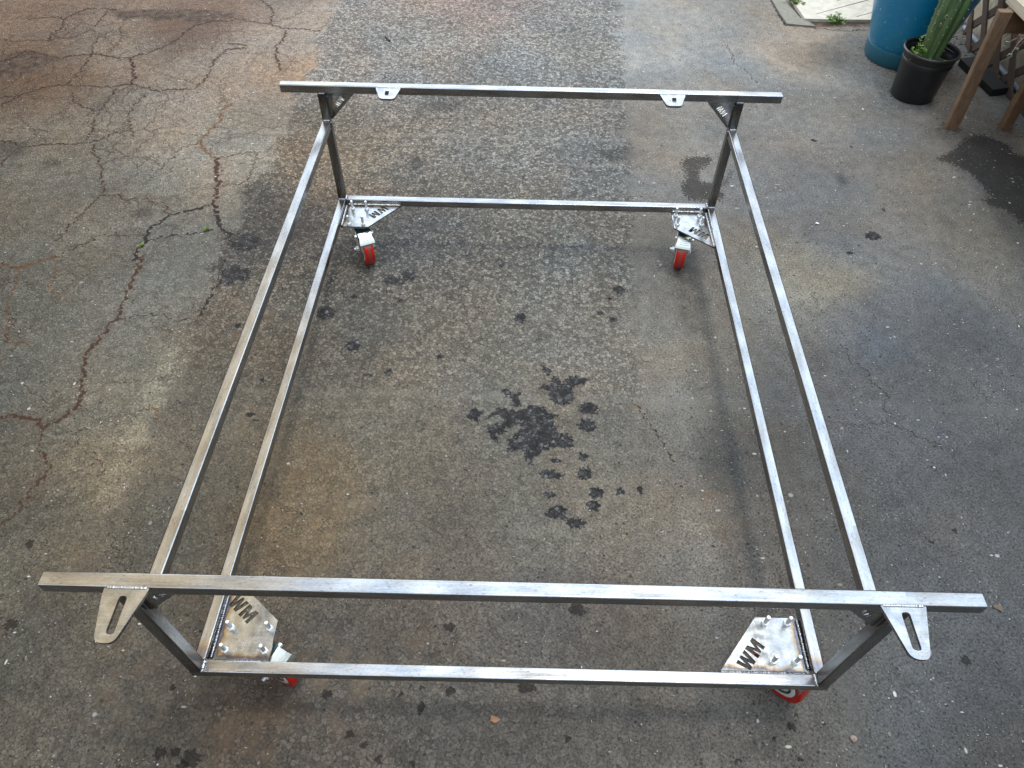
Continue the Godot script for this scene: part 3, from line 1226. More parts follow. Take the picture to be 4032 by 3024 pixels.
	# upright gussets under the cross beams
	for c in corners:
		var left: bool = c.x < 0
		var sx := 1.0 if left else -1.0
		var tri_out := [Vector2(0, 0), Vector2(sx * 0.088, 0), Vector2(sx * 0.006, -0.087), Vector2(0, -0.087)]
		var al := Vector2(0.698, 0.716) if left else Vector2(0.698, -0.716)
		var ou := Vector2(0.716 * sx, -0.698)
		var mid := Vector2(0.0338 * sx, -0.0314)
		var hh := 0.0165
		var st0: Vector2 = mid - al * hh * 1.125 - ou * hh * 0.5
		var gc := []
		for gl in glyphs:
			gc.append(placed(gl, st0, al, ou, hh))
		var pt := PackedVector2Array(tri_out)
		var at := Vector3(c.x + sx * h, BEAM_TOP - TUBE, c.z + 0.002)
		var gp := part("gusset", await plate(pt, gc, 0.004, Transform3D(Basis(), at)), materials["plate_%d" % (1 if left else 2)], cart)
		part("weld_bead", weld(at + Vector3(sx * 0.0005, -0.012, 0.001), at + Vector3(sx * 0.0005, -0.084, 0.001), 0.0022, 800 + int(c.x * 100)), wd, gp)
	# slotted lugs on the near beam
	var lay := Transform3D(Basis(Vector3(1, 0, 0), Vector3(0, 0, -1), Vector3(0, 1, 0)), Vector3(0, BEAM_TOP - 0.0012, 0))
	var zf := LENGTH + 0.0002
	var lugs := [
		[[Vector2(-0.655, zf), Vector2(-0.6545, 1.612), Vector2(-0.6395, 1.685), Vector2(-0.6095, 1.686), Vector2(-0.5855, 1.605), Vector2(-0.5845, zf)], [Vector2(-0.6265, 1.6115), Vector2(-0.6135, 1.612), Vector2(-0.6135, 1.673), Vector2(-0.6265, 1.672)]],
		[[Vector2(0.5645, zf), Vector2(0.566, 1.602), Vector2(0.5865, 1.681), Vector2(0.6145, 1.683), Vector2(0.6355, 1.603), Vector2(0.6365, zf)], [Vector2(0.5935, 1.609), Vector2(0.607, 1.6085), Vector2(0.6065, 1.669), Vector2(0.5925, 1.668)]],
	]
	for l in lugs:
		var o2 := []
		for q in l[0]:
			o2.append(Vector2(q.x, -q.y))
		var s2 := []
		for q in l[1]:
			s2.append(Vector2(q.x, -q.y))
		var poly := smooth_corner(o2, 0.012, 5)
		# the two corners at the beam stay square
		var sharp := PackedVector2Array()
		for q in poly:
			sharp.append(q)
		sharp.append(o2[5])
		sharp.append(o2[0])
		var clean := PackedVector2Array()
		clean.append(o2[0])
		for i in range(6, 30):
			clean.append(poly[i])
		clean.append(o2[5])
		var tab := part("slotted_lug", await plate(clean, [smooth_corner(s2, 0.006, 4)], 0.0062, lay), materials["tab_steel"], cart)
		part("weld_bead", weld(Vector3(o2[0].x + 0.003, BEAM_TOP - 0.0015, zf), Vector3(o2[5].x - 0.003, BEAM_TOP - 0.0015, zf), 0.0024, 900 + int(o2[0].x * 50)), wm, tab)
	# short lugs on the far beam
	var short_lugs := [
		[[Vector2(-0.447, 0.0258), Vector2(-0.4475, 0.034), Vector2(-0.429, 0.0905), Vector2(-0.386, 0.0915), Vector2(-0.3745, 0.034), Vector2(-0.375, 0.0258)], [Vector2(-0.418, 0.046), Vector2(-0.406, 0.046), Vector2(-0.405, 0.072), Vector2(-0.416, 0.0725)]],
		[[Vector2(0.398, 0.0258), Vector2(0.398, 0.034), Vector2(0.4115, 0.094), Vector2(0.4535, 0.094), Vector2(0.473, 0.034), Vector2(0.473, 0.0258)], [Vector2(0.431, 0.048), Vector2(0.444, 0.048), Vector2(0.441, 0.075), Vector2(0.429, 0.075)]],
	]
	for l in short_lugs:
		var o2 := []
		for q in l[0]:
			o2.append(Vector2(q.x, -q.y))
		var s2 := []
		for q in l[1]:
			s2.append(Vector2(q.x, -q.y))
		var poly := smooth_corner(o2, 0.010, 4)
		var clean := PackedVector2Array()
		clean.append(o2[0])
		for i in range(5, 25):
			clean.append(poly[i])
		clean.append(o2[5])
		var tab := part("short_lug", await plate(clean, [smooth_corner(s2, 0.003, 2)], 0.0062, lay), materials["tab_steel"], cart)
		part("weld_bead", weld(Vector3(o2[0].x + 0.003, BEAM_TOP - 0.0015, 0.0256), Vector3(o2[5].x - 0.003, BEAM_TOP - 0.0015, 0.0256), 0.0024, 950 + int(o2[0].x * 50)), wm, tab)


func hexagon(st: SurfaceTool, base: Transform3D, radius: float, height: float) -> void:
	var rings := [[radius * 0.97, 0.0], [radius, height * 0.12], [radius, height * 0.82], [radius * 0.86, height], [0.0001, height]]
	for i in rings.size() - 1:
		for k in 6:
			var a0 := TAU * k / 6.0
			var a1 := TAU * (k + 1) / 6.0
			var p := func(r: float, yy: float, an: float) -> Vector3: return base * Vector3(cos(an) * r, yy, -sin(an) * r)
			quad(st, p.call(rings[i][0], rings[i][1], a0), p.call(rings[i][0], rings[i][1], a1), p.call(rings[i + 1][0], rings[i + 1][1], a1), p.call(rings[i + 1][0], rings[i + 1][1], a0))


func bolt(parent: Node3D, at: Vector3, turn: float) -> void:
	var st := tool()
	hexagon(st, Transform3D(Basis(Vector3.UP, turn), at), 0.0078, 0.0062)
	part("nut", flat_done(st), materials["zinc"], parent)
	st = tool()
	var pts := []
	var rad := []
	# thread: ripples along the shank, a small chamfer at the top
	for i in 25:
		pts.append(at + Vector3.UP * (0.005 + i * 0.00118))
		rad.append(0.0042 + 0.00035 * (1.0 if i % 2 == 0 else -1.0))
	rad[24] = 0.0035
	pipe(st, pts, rad, 10)
	part("bolt", flat_done(st), materials["zinc"], parent)


func make_caster() -> Node3D:
	var c := Node3D.new()
	c.name = "caster"
	var zinc: Material = materials["zinc"]
	var ax := Vector3(0, -0.155 + WHEEL_R, 0.041)
	var st := tool()
	box(st, Transform3D(Basis(), Vector3(0, -0.002, 0)), Vector3(0.066, 0.0038, 0.10))
	part("mounting_plate", flat_done(st), zinc, c)
	part("swivel_head", lathe([Vector2(0.0, -0.0245), Vector2(0.024, -0.0245), Vector2(0.0285, -0.020), Vector2(0.030, -0.013), Vector2(0.027, -0.008), Vector2(0.022, -0.004)], 28), materials["zinc_blue"], c)
	# fork: crown plate and two cheeks
	st = tool()
	box(st, Transform3D(Basis(), Vector3(0, -0.0235, 0.004)), Vector3(0.050, 0.003, 0.060))
	var cheek := [Vector2(-0.026, -0.0235), Vector2(0.036, -0.0235), Vector2(0.044, -0.034), Vector2(0.053, -0.082), Vector2(0.053, -0.097), Vector2(0.043, -0.104), Vector2(0.031, -0.100), Vector2(0.017, -0.078), Vector2(-0.020, -0.045)]
	for s in [-1.0, 1.0]:
		var x0: float = s * 0.0225
		var x1: float = s * 0.0253
		var n := cheek.size()
		var tris := Geometry2D.triangulate_polygon(PackedVector2Array(cheek))
		for i in range(0, tris.size(), 3):
			var q := [cheek[tris[i]], cheek[tris[i + 1]], cheek[tris[i + 2]]]
			tri(st, Vector3(x1, q[0].y, q[0].x), Vector3(x1, q[1].y, q[1].x), Vector3(x1, q[2].y, q[2].x))
			tri(st, Vector3(x0, q[0].y, q[0].x), Vector3(x0, q[2].y, q[2].x), Vector3(x0, q[1].y, q[1].x))
		for i in n:
			var a: Vector2 = cheek[i]
			var b: Vector2 = cheek[(i + 1) % n]
			quad(st, Vector3(x0, a.y, a.x), Vector3(x1, a.y, a.x), Vector3(x1, b.y, b.x), Vector3(x0, b.y, b.x))
	part("fork", flat_done(st), zinc, c)
	# wheel, turned about its axle
	var turn := Basis(Vector3(0, 1, 0), Vector3(-1, 0, 0), Vector3(0, 0, 1))
	var tread := part("tread", lathe([Vector2(0.0600, -0.0160), Vector2(0.0622, -0.0152), Vector2(0.0633, -0.0125), Vector2(0.0635, -0.006), Vector2(0.0635, 0.006), Vector2(0.0633, 0.0125), Vector2(0.0622, 0.0152), Vector2(0.0600, 0.0160)], 56), materials["red_tread"], c)
	tread.transform = Transform3D(turn, ax)
	for s in [-1.0, 1.0]:
		var flip := turn * Basis(Vector3(1, 0, 0), Vector3(0, s, 0), Vector3(0, 0, s))
		var rim := part("tyre_wall", lathe([Vector2(0.0605, 0.0158), Vector2(0.056, 0.0163), Vector2(0.0475, 0.0158)], 56), materials["red_side"], c)
		rim.transform = Transform3D(flip, ax)
		var hub := part("hub", lathe([Vector2(0.0478, 0.0156), Vector2(0.046, 0.0166), Vector2(0.0385, 0.0168), Vector2(0.0375, 0.0140), Vector2(0.020, 0.0128), Vector2(0.019, 0.0175), Vector2(0.008, 0.0178), Vector2(0.0, 0.0178)], 56), materials["hub_grey"], c)
		hub.transform = Transform3D(flip, ax)
		var ring := part("hub_ring", lathe([Vector2(0.0372, 0.0172), Vector2(0.0355, 0.0176), Vector2(0.0340, 0.0172), Vector2(0.0345, 0.0140)], 48), materials["hub_line"], c)
		ring.transform = Transform3D(flip, ax)
		st = tool()
		hexagon(st, Transform3D(flip, ax + flip * Vector3(0, 0.0253, 0)), 0.0092, 0.0075)
		if s > 0:
			pipe(st, [ax + flip * Vector3(0, 0.032, 0), ax + flip * Vector3(0, 0.0395, 0)], [0.0045], 10)
		part("axle_nut", flat_done(st), zinc, c)
	# brake pedal: a bent sheet with a raised lip, and its two hinge ears
	st = tool()
	var bracket := tool()
	for seg in [[Vector2(0.020, -0.0222), Vector2(0.036, -0.0205), 0.0235, 0.0245], [Vector2(0.036, -0.0205), Vector2(0.056, -0.0215), 0.0245, 0.0245]]:
		var a: Vector2 = seg[0]
		var b: Vector2 = seg[1]
		quad(bracket, Vector3(-seg[3], b.y, b.x), Vector3(seg[3], b.y, b.x), Vector3(seg[2], a.y, a.x), Vector3(-seg[2], a.y, a.x))
		for s in [-1.0, 1.0]:
			quad(bracket, Vector3(s * seg[2], a.y, a.x), Vector3(s * seg[3], b.y, b.x), Vector3(s * seg[3], b.y - 0.014, b.x), Vector3(s * seg[2], a.y - 0.014, a.x))
	part("pedal_bracket", flat_done(bracket), materials["zinc_blue"], c)
	var prof := [Vector2(0.0555, -0.0190), Vector2(0.060, -0.0195), Vector2(0.074, -0.0270), Vector2(0.084, -0.0340), Vector2(0.0885, -0.0385), Vector2(0.0925, -0.0440), Vector2(0.0935, -0.0500)]
	var half := [0.0235, 0.0215, 0.0215, 0.0240, 0.0252, 0.0252, 0.0245]
	for i in prof.size() - 1:
		var a: Vector2 = prof[i]
		var b: Vector2 = prof[i + 1]
		var n2 := Vector2(-(b - a).y, (b - a).x).normalized() * 0.0024
		var wa: float = half[i]
		var wb: float = half[i + 1]
		quad(st, Vector3(-wb, b.y, b.x), Vector3(wb, b.y, b.x), Vector3(wa, a.y, a.x), Vector3(-wa, a.y, a.x))
		quad(st, Vector3(-wa, a.y - n2.y, a.x - n2.x), Vector3(wa, a.y - n2.y, a.x - n2.x), Vector3(wb, b.y - n2.y, b.x - n2.x), Vector3(-wb, b.y - n2.y, b.x - n2.x))
		for s in [-1.0, 1.0]:
			var edge := [Vector3(s * wa, a.y, a.x), Vector3(s * wb, b.y, b.x), Vector3(s * wb, b.y - 0.008, b.x), Vector3(s * wa, a.y - 0.008, a.x)]
			quad(st, edge[0], edge[1], edge[2], edge[3])
	# three pressed ribs
	for q in [-0.010, -0.004, 0.002]:
		box(st, Transform3D(Basis(Vector3(1, 0, 0), 0.56), Vector3(0, -0.0262 + q * 0.55, 0.0735 - q * 1.0)), Vector3(0.026, 0.0016, 0.0024))
	part("brake_pedal", flat_done(st), materials["zinc_warm_reflect"], c)
	for s in [-1.0, 1.0]:
		st = tool()
		pipe(st, [Vector3(s * 0.0235, -0.034, 0.050), Vector3(s * 0.0315, -0.034, 0.050)], [0.0055], 12)
		part("pedal_pin", flat_done(st), zinc, c)
	return c


# ---------------------------------------------------------------- pots and plants
func build_planter() -> void:
	var o := thing("blue_planter", "tall scuffed blue plastic planter behind the potted cactus", "planter", Vector3(1.855, 0, -1.49))
	part("base_ring", lathe([Vector2(0.150, 0.0), Vector2(0.163, 0.003), Vector2(0.168, 0.014), Vector2(0.173, 0.066), Vector2(0.172, 0.073), Vector2(0.166, 0.0755), Vector2(0.160, 0.0755)], 72), materials["blue_base"], o)
	part("body", lathe([Vector2(0.165, 0.0745), Vector2(0.1685, 0.082), Vector2(0.181, 0.12), Vector2(0.1955, 0.18), Vector2(0.222, 0.29), Vector2(0.262, 0.46), Vector2(0.290, 0.56), Vector2(0.306, 0.57), Vector2(0.309, 0.60), Vector2(0.303, 0.615), Vector2(0.292, 0.612), Vector2(0.283, 0.55), Vector2(0.0, 0.53)], 72, 1.6), materials["blue_plastic"], o)


func build_cactus_pot() -> void:
	var at := Vector3(1.789, 0, -1.112)
	var o := thing("nursery_pot", "black plastic nursery pot standing in front of the blue planter", "plant pot", at)
	part("pot_wall", lathe([Vector2(0.0, 0.004), Vector2(0.082, 0.004), Vector2(0.090, 0.0), Vector2(0.0925, 0.006), Vector2(0.1035, 0.150), Vector2(0.1075, 0.156), Vector2(0.1085, 0.172), Vector2(0.1065, 0.177), Vector2(0.110, 0.184), Vector2(0.111, 0.206)], 64), materials["black_plastic"], o)
	part("rim", lathe([Vector2(0.110, 0.203), Vector2(0.1165, 0.204), Vector2(0.1195, 0.208), Vector2(0.1195, 0.212), Vector2(0.1165, 0.216), Vector2(0.112, 0.216), Vector2(0.108, 0.212), Vector2(0.1075, 0.196), Vector2(0.1045, 0.193), Vector2(0.1045, 0.180), Vector2(0.1015, 0.176), Vector2(0.1005, 0.145)], 64), materials["black_plastic"], o)
	var st := tool()
	var ns := noise(9.0, 3, 301)
	for i in 12:
		for k in 40:
			var p := func(ii: int, kk: int) -> Vector3:
				var r := 0.1015 * ii / 12.0
				var an := TAU * kk / 40.0
				return Vector3(cos(an) * r, 0.152 + 0.006 * ns.get_noise_2d(cos(an) * r * 12.0, sin(an) * r * 12.0), -sin(an) * r)
			quad(st, p.call(i, k), p.call(i + 1, k), p.call(i + 1, k + 1), p.call(i, k + 1), true)
	part("potting_soil", flat_done(st), materials["soil"], o)
	# the cactus: a fluted column that swells a little
	var c := thing("cactus", "ribbed green column cactus growing in the black nursery pot", "cactus", at + Vector3(0.006, 0.150, -0.012))
	var ribs := 7
	var sides := ribs * 10
	var rows := 44
	var pos := PackedVector3Array()
	var uvs := PackedVector2Array()
	var idx := PackedInt32Array()
	var nz := noise(3.0, 3, 303)
	var point := func(i: int, k: int) -> Vector3:
		var t := float(i) / rows
		var yy := t * 0.78
		var an := TAU * k / sides
		var body := lerpf(0.045, 0.062, smoothstep(0.0, 0.30, t)) * (1.0 - 0.10 * smoothstep(0.55, 1.0, t))
		if t > 0.93:
			body *= sqrt(maxf(0.0, 1.0 - pow((t - 0.93) / 0.07, 2.0)))
		var f := absf(cos(an * ribs / 2.0 + 0.35))
		var flute := 0.74 + 0.26 * pow(f, 0.72)
		var wav := 1.0 + 0.035 * nz.get_noise_2d(yy * 7.0, k * 0.3) + 0.012 * sin(yy * 210.0) * pow(f, 6.0)
		var r: float = body * flute * wav
		return Vector3(cos(an) * r + 0.010 * sin(t * 2.2), yy, -sin(an) * r)
	for i in rows + 1:
		for k in sides + 1:
			pos.append(point.call(i, k))
			uvs.append(Vector2(float(k) / sides * 2.0, 1.0 - float(i) / rows))
	for i in rows:
		for k in sides:
			var e := i * (sides + 1) + k
			idx.append_array([e, e + sides + 1, e + 1, e + 1, e + sides + 1, e + sides + 2])
	st = tool()
	st.set_smooth_group(0)
	for i in idx:
		st.set_uv(uvs[i])
		st.add_vertex(pos[i])
	part("stem", flat_done(st), materials["cactus_skin"], c)
	# areoles along each rib edge, and three old scars
	var ar := tool()
	for q in ribs * 2:
		for i in 20:
			var k := int(round((q * PI - 0.35) * 2.0 / ribs / TAU * sides)) % sides
			if k < 0:
				k += sides
			var row := 2 + i * 2
			if row >= rows:
				continue
			var a: Vector3 = point.call(row, k)
			var out := Vector3(a.x, 0.0, a.z).normalized()
			box(ar, Transform3D(Basis(Vector3.UP, q + i), a + out * 0.0006), Vector3(0.0030, 0.0036, 0.0030))
	part("areoles", flat_done(ar), materials["areole"], c)
	for s in [[12, 45, 0.0075], [10, 43, 0.0065], [12, 35, 0.006]]:
		var a: Vector3 = point.call(s[0], s[1])
		var out := Vector3(a.x, 0.0, a.z).normalized()
		var b := Basis.looking_at(-out, Vector3.UP)
		st = tool()
		ring_patch(st, Transform3D(b, a + out * 0.002), s[2] * 0.55, s[2])
		var sc := part("scar", flat_done(st), materials["scar"], c)
		st = tool()
		ring_patch(st, Transform3D(b, a + out * 0.0032), 0.0, s[2] * 0.55)
		part("scar_pit", flat_done(st), materials["scar_dark"], sc)
	# small weeds at the cactus foot
	weed(at + Vector3(-0.066, 0.152, 0.022), 0.034, 90, 0.15, "small bright weed at the left foot of the potted cactus", 911, Color(2.4, 2.1, 1.5))
	weed(at + Vector3(0.070, 0.150, 0.030), 0.022, 16, 0.045, "tiny pale weed at the right foot of the potted cactus", 912, Color(1.0, 0.9, 0.8))


func ring_patch(st: SurfaceTool, t: Transform3D, r0: float, r1: float) -> void:
	for k in 12:
		var a := TAU * k / 12.0
		var b := TAU * (k + 1) / 12.0
		var p := func(r: float, an: float, lift: float) -> Vector3: return t * Vector3(cos(an) * r * 0.8, sin(an) * r * 1.25, lift)
		if r0 > 0.0:
			quad(st, p.call(r0, a, 0.0010), p.call(r1, a, 0.0), p.call(r1, b, 0.0), p.call(r0, b, 0.0010))
		else:
			tri(st, t.origin, p.call(r1, a, 0.0), p.call(r1, b, 0.0))


func weed(at: Vector3, spread: float, count: int, height: float, label: String, seed_value: int, tint := Color.WHITE) -> void:
	var rng := RandomNumberGenerator.new()
	rng.seed = seed_value
	var o := thing("weed", label, "weed", at)
	var st := tool()
	var stems := tool()
	var n_stem := maxi(4, count / 7)
	for s in n_stem:
		var an := rng.randf() * TAU
		var reach := spread * sqrt(rng.randf())
		var top := Vector3(cos(an) * reach, height * rng.randf_range(0.45, 1.0) * (1.0 - 0.45 * reach / maxf(spread, 0.001)), sin(an) * reach)
		var mid := top * 0.5 + Vector3(rng.randf_range(-1, 1), 0.4, rng.randf_range(-1, 1)) * height * 0.12
		pipe(stems, [Vector3(top.x * 0.25, -0.002, top.z * 0.25), mid, top], [0.0012, 0.001, 0.0006], 5)
		for l in int(ceil(float(count) / n_stem)):
			var t := rng.randf_range(0.3, 1.05)
			var base := mid.lerp(top, clampf(t * 2.0 - 1.0, 0.0, 1.1)) if t > 0.5 else Vector3(top.x * 0.25, 0, top.z * 0.25).lerp(mid, t * 2.0)
			var la := rng.randf() * TAU
			var d := Vector3(cos(la), rng.randf_range(-0.1, 0.9), sin(la)).normalized()
			var size := rng.randf_range(0.008, 0.017) * (0.7 + height * 4.0)
			var side := d.cross(Vector3.UP).normalized() * size * 0.42
			var shade := rng.randf_range(0.7, 1.35)
			st.set_color(Color(shade * tint.r, shade * tint.g, shade * tint.b))
			var nn := side.cross(d).normalized() * size * 0.12
			var p0 := base
			var p1 := base + d * size * 0.5 + side + nn
			var p2 := base + d * size
			var p3 := base + d * size * 0.5 - side + nn
			var pm := base + d * size * 0.55 - nn
			for f in [[p0, p1, pm], [p1, p2, pm], [p2, p3, pm], [p3, p0, pm]]:
				tri(st, f[0], f[1], f[2])
	part("leaves", flat_done(st), materials["weed_leaf"], o)
	var plain := materials["weed_leaf"] as StandardMaterial3D
	part("stems", flat_done(stems), plain, o)


# ---------------------------------------------------------------- lattice and bench
func build_lattice() -> void:
	var o := thing("lattice_panel", "weathered wooden lattice panel standing against the stucco wall", "lattice", Vector3(2.24, 0, 0))
	var z0 := -1.70
	var z1 := 0.35
	var y1 := 0.80
	var box_poly := PackedVector2Array([Vector2(z0, 0.004), Vector2(z1, 0.004), Vector2(z1, y1), Vector2(z0, y1)])
	var wide := 0.036
	var rng := RandomNumberGenerator.new()
	rng.seed = 401
	for family in 2:
		for i in 20:
			var c: float = -1.58 + i * 0.162 if family == 0 else -1.745 + i * 0.165
			var dir := Vector2(-1, 1).normalized() if family == 0 else Vector2(1, 1).normalized()
			var n := dir.orthogonal() * wide * 0.5
			var a := Vector2(c, 0.0) - dir * 0.2
			var b := Vector2(c, 0.0) + dir * 1.6
			if family == 1:
				a = Vector2(c + 0.0, 0.0) - dir * 0.5
			var strip := PackedVector2Array([a - n, b - n, b + n, a + n])
			for poly in Geometry2D.intersect_polygons(strip, box_poly):
				if poly.size() < 3:
					continue
				var st := tool()
				var xa := -0.009 if family == 0 else 0.0005
				var xb := -0.0005 if family == 0 else 0.009
				lath(st, poly, xa + rng.randf_range(-0.0006, 0.0), xb, dir)
				part("lath", flat_done(st), materials["weathered_lath"], o)


func lath(st: SurfaceTool, poly: PackedVector2Array, xa: float, xb: float, dir: Vector2) -> void:
	st.set_smooth_group(0xFFFFFFFF)
	var tris := Geometry2D.triangulate_polygon(poly)
	var uv := func(q: Vector2) -> Vector2: return Vector2(q.dot(dir), q.dot(dir.orthogonal()))
	for s in 2:
		var x := xa if s == 0 else xb
		for i in range(0, tris.size(), 3):
			var q := [poly[tris[i]], poly[tris[i + 1]], poly[tris[i + 2]]]
			if (s == 0) == Geometry2D.is_polygon_clockwise(PackedVector2Array(q)):
				q = [q[0], q[2], q[1]]
			for p in q:
				st.set_uv(uv.call(p))
				st.add_vertex(Vector3(x, p.y, p.x))
	var cw := Geometry2D.is_polygon_clockwise(poly)
	for i in poly.size():
		var a := poly[i]
		var b := poly[(i + 1) % poly.size()]
		if cw:
			quad(st, Vector3(xb, a.y, a.x), Vector3(xa, a.y, a.x), Vector3(xa, b.y, b.x), Vector3(xb, b.y, b.x))
		else:
			quad(st, Vector3(xa, a.y, a.x), Vector3(xb, a.y, a.x), Vector3(xb, b.y, b.x), Vector3(xa, b.y, b.x))


func build_bench() -> void:
	var o := thing("plant_bench", "wooden plant bench with square legs in front of the lattice", "bench", Vector3(1.98, 0, -0.35))
	var wood: Material = materials["redwood"]
	var base := o.position
	var top := 0.492
	var legs := [
		[Vector3(1.866, 0.0, -0.832), Vector3(1.842, top, -0.836), 0.052, 0.034, -0.10],
		[Vector3(2.104, 0.0, -0.843), Vector3(2.094, top, -0.845), 0.044, 0.040, -0.06],
		[Vector3(1.866, 0.0, 0.13), Vector3(1.850, top, 0.13), 0.050, 0.036, 0.0],
		[Vector3(2.104, 0.0, 0.13), Vector3(2.094, top, 0.13), 0.044, 0.040, 0.0],
	]
	for l in legs:
		var face := Vector3(sin(l[4]), 0, cos(l[4]))
		part("leg", bar(l[0] - base + Vector3(0, 0.001, 0), l[1] - base, face, l[2], l[3], 0.006), wood, o)
	part("apron", bar(Vector3(1.872, top - 0.045, -0.845) - base, Vector3(2.072, top - 0.045, -0.845) - base, Vector3.UP, 0.022, 0.08, 0.002), wood, o)
	for i in 3:
		var x := 1.911 + i * 0.093
		part("board", bar(Vector3(x, top + 0.020, -0.905) - base, Vector3(x, top + 0.020, 0.22) - base, Vector3.UP, 0.089, 0.036, 0.003), materials["pale_board"], o)


# ---------------------------------------------------------------- small things
func build_small_things() -> void:
	weed(Vector3(1.635, 0.006, -1.842), 0.062, 150, 0.055, "bright green weed growing at the edge of the pale slab", 901)
	weed(Vector3(1.475, 0.004, -2.065), 0.055, 130, 0.06, "green weed between the grey mortar strip and the pale slab", 902)
	weed(Vector3(Vector2(-1.355, 0.086).x, 0.001, Vector2(-1.355, 0.086).y), 0.016, 18, 0.008, "tiny green weed in the wide crack at the left, lower of two", 903, Color(0.9, 0.75, 0.9))
	weed(Vector3(Vector2(-1.148, -0.017).x, 0.001, Vector2(-1.148, -0.017).y), 0.014, 14, 0.008, "tiny yellow green weed in the crack nearest the rough patch", 904, Color(1.3, 1.1, 0.7))
	# irrigation pipe and black tray by the wall
	var st := tool()
	pipe(st, [Vector3(2.292, 0.016, -1.80), Vector3(2.296, 0.015, -1.2), Vector3(2.29, 0.015, 0.6)], [0.0125], 12)
	var p := part("irrigation_pipe", flat_done(st), materials["galvanised"], self)
	tag(p, "thin grey pipe lying along the foot of the stucco wall", "pipe")
	st = tool()
	box(st, Transform3D(Basis(Vector3.UP, 0.12) * Basis(Vector3(0, 0, 1), 0.10), Vector3(2.172, 0.020, -1.27)), Vector3(0.075, 0.034, 0.30))
	var tray := part("black_tray", flat_done(st), materials["black_tray"], self)
	tag(tray, "shallow black plastic tray on the ground below the lattice", "tray")
	# trailing succulent on the bench
	var pot := thing("succulent_pot", "small terracotta pot on the end of the wooden plant bench", "plant pot", Vector3(2.075, 0.5315, -0.845))
	part("pot_wall", lathe([Vector2(0.0, 0.0), Vector2(0.034, 0.0), Vector2(0.044, 0.062), Vector2(0.049, 0.063), Vector2(0.050, 0.080), Vector2(0.045, 0.080), Vector2(0.042, 0.064), Vector2(0.0, 0.062)], 32), materials["terracotta"], pot)
	var su := thing("succulent", "trailing succulent with pale buds hanging off the bench end", "succulent", Vector3(2.075, 0.60, -0.845))
	var stem := tool()
	var root := tool()
	var rng := RandomNumberGenerator.new()
	rng.seed = 950
	var tips := [Vector3(2.030, 0.300, -1.000), Vector3(2.000, 0.293, -0.905), Vector3(2.068, 0.285, -0.985), Vector3(2.105, 0.262, -0.935), Vector3(2.105, 0.30, -1.04)]
	var fork_at := Vector3(2.100, 0.325, -1.020) - su.position
	pipe(stem, [Vector3(0, -0.01, 0), Vector3(0.012, 0.015, -0.08), Vector3(0.03, -0.06, -0.14), Vector3(0.05, -0.20, -0.175), fork_at], [0.004, 0.004, 0.0036, 0.0034, 0.003], 7)
	for i in tips.size():
		var tip: Vector3 = tips[i] - su.position
		var mid := fork_at.lerp(tip, 0.55) + Vector3(rng.randf_range(-0.01, 0.01), 0.006, rng.randf_range(-0.008, 0.008))
		pipe(stem, [fork_at, mid, tip], [0.003, 0.0024, 0.0018], 6)
		for h in 9:
			var a := mid.lerp(tip, rng.randf_range(-0.2, 0.9))
			pipe(root, [a, a + Vector3(rng.randf_range(-1, 1), rng.randf_range(-0.6, 1.0), rng.randf_range(-1, 1)).normalized() * rng.randf_range(0.008, 0.026)], [0.0011, 0.0005], 4)
	part("stems", flat_done(stem), materials["succulent_stem"], su)
	part("roots", flat_done(root), materials["succulent_root"], su)
	for i in tips.size():
		var tip: Vector3 = tips[i] - su.position
		st = tool()
		var ax := (tip - fork_at).normalized()
		for l in 9:
			var an := l * 2.4
			var sd := ax.cross(Vector3.UP).normalized()
			var u2 := ax.cross(sd)
			var d := (ax * 0.9 + (sd * cos(an) + u2 * sin(an)) * (0.28 + 0.03 * l)).normalized()
			var s0 := tip + (sd * cos(an) + u2 * sin(an)) * 0.002
			pipe(st, [s0, s0 + d * 0.006, s0 + d * 0.012, s0 + d * 0.016], [0.002, 0.0038, 0.0032, 0.0006], 6)
		part("bud", flat_done(st), materials["succulent_bud"], su)
	# scraps on the asphalt
	scrap("dry_leaf", "curled orange brown leaf scrap on the asphalt before the cart", "leaf", Vector2(-0.044, 1.628), 0.014, 960, "dry_leaf")
	scrap("dry_leaf", "tan leaf scrap lying right of the near beam's right end", "leaf", Vector2(1.165, 1.348), 0.017, 961, "tan_leaf")
	scrap("paper_scrap", "small white scrap on the asphalt right of the right rails", "scrap", Vector2(1.104, -0.135), 0.011, 962, "white_scrap")
	st = tool()
	pebble(st, Vector3(0, 0.004, 0), 0.0085, 970)
	var pb := part("pebble", flat_done(st), materials["pink_pebble"], self)
	pb.position = Vector3(Vector2(0.728, 1.650).x, 0, Vector2(0.728, 1.650).y)
	tag(pb, "round pinkish pebble on the asphalt at the lower right", "pebble")
	st = tool()
	pipe(st, [Vector3(Vector2(-1.461, -1.464).x, 0.004, Vector2(-1.461, -1.464).y), Vector3((Vector2(-1.461, -1.464).x + Vector2(-1.356, -1.446).x) / 2.0, 0.006, (Vector2(-1.461, -1.464).y + Vector2(-1.356, -1.446).y) / 2.0 - 0.004), Vector3(Vector2(-1.356, -1.446).x, 0.004, Vector2(-1.356, -1.446).y)], [0.002, 0.0032, 0.0024], 6)
	tag(part("twig", flat_done(st), materials["twig"], self), "thin pale straight twig on the cracked asphalt at the upper left", "twig")
	st = tool()
	pipe(st, [Vector3(Vector2(-0.701, -1.573).x, 0.004, Vector2(-0.701, -1.573).y), Vector3(Vector2(-0.671, -1.521).x, 0.005, Vector2(-0.671, -1.521).y)], [0.004, 0.0055], 6)
	tag(part("twig", flat_done(st), materials["dark_twig"], self), "short black twig on the rough asphalt beyond the far beam", "twig")
	# loose grit: nobody could count it
	var mm := MultiMesh.new()
	mm.transform_format = MultiMesh.TRANSFORM_3D
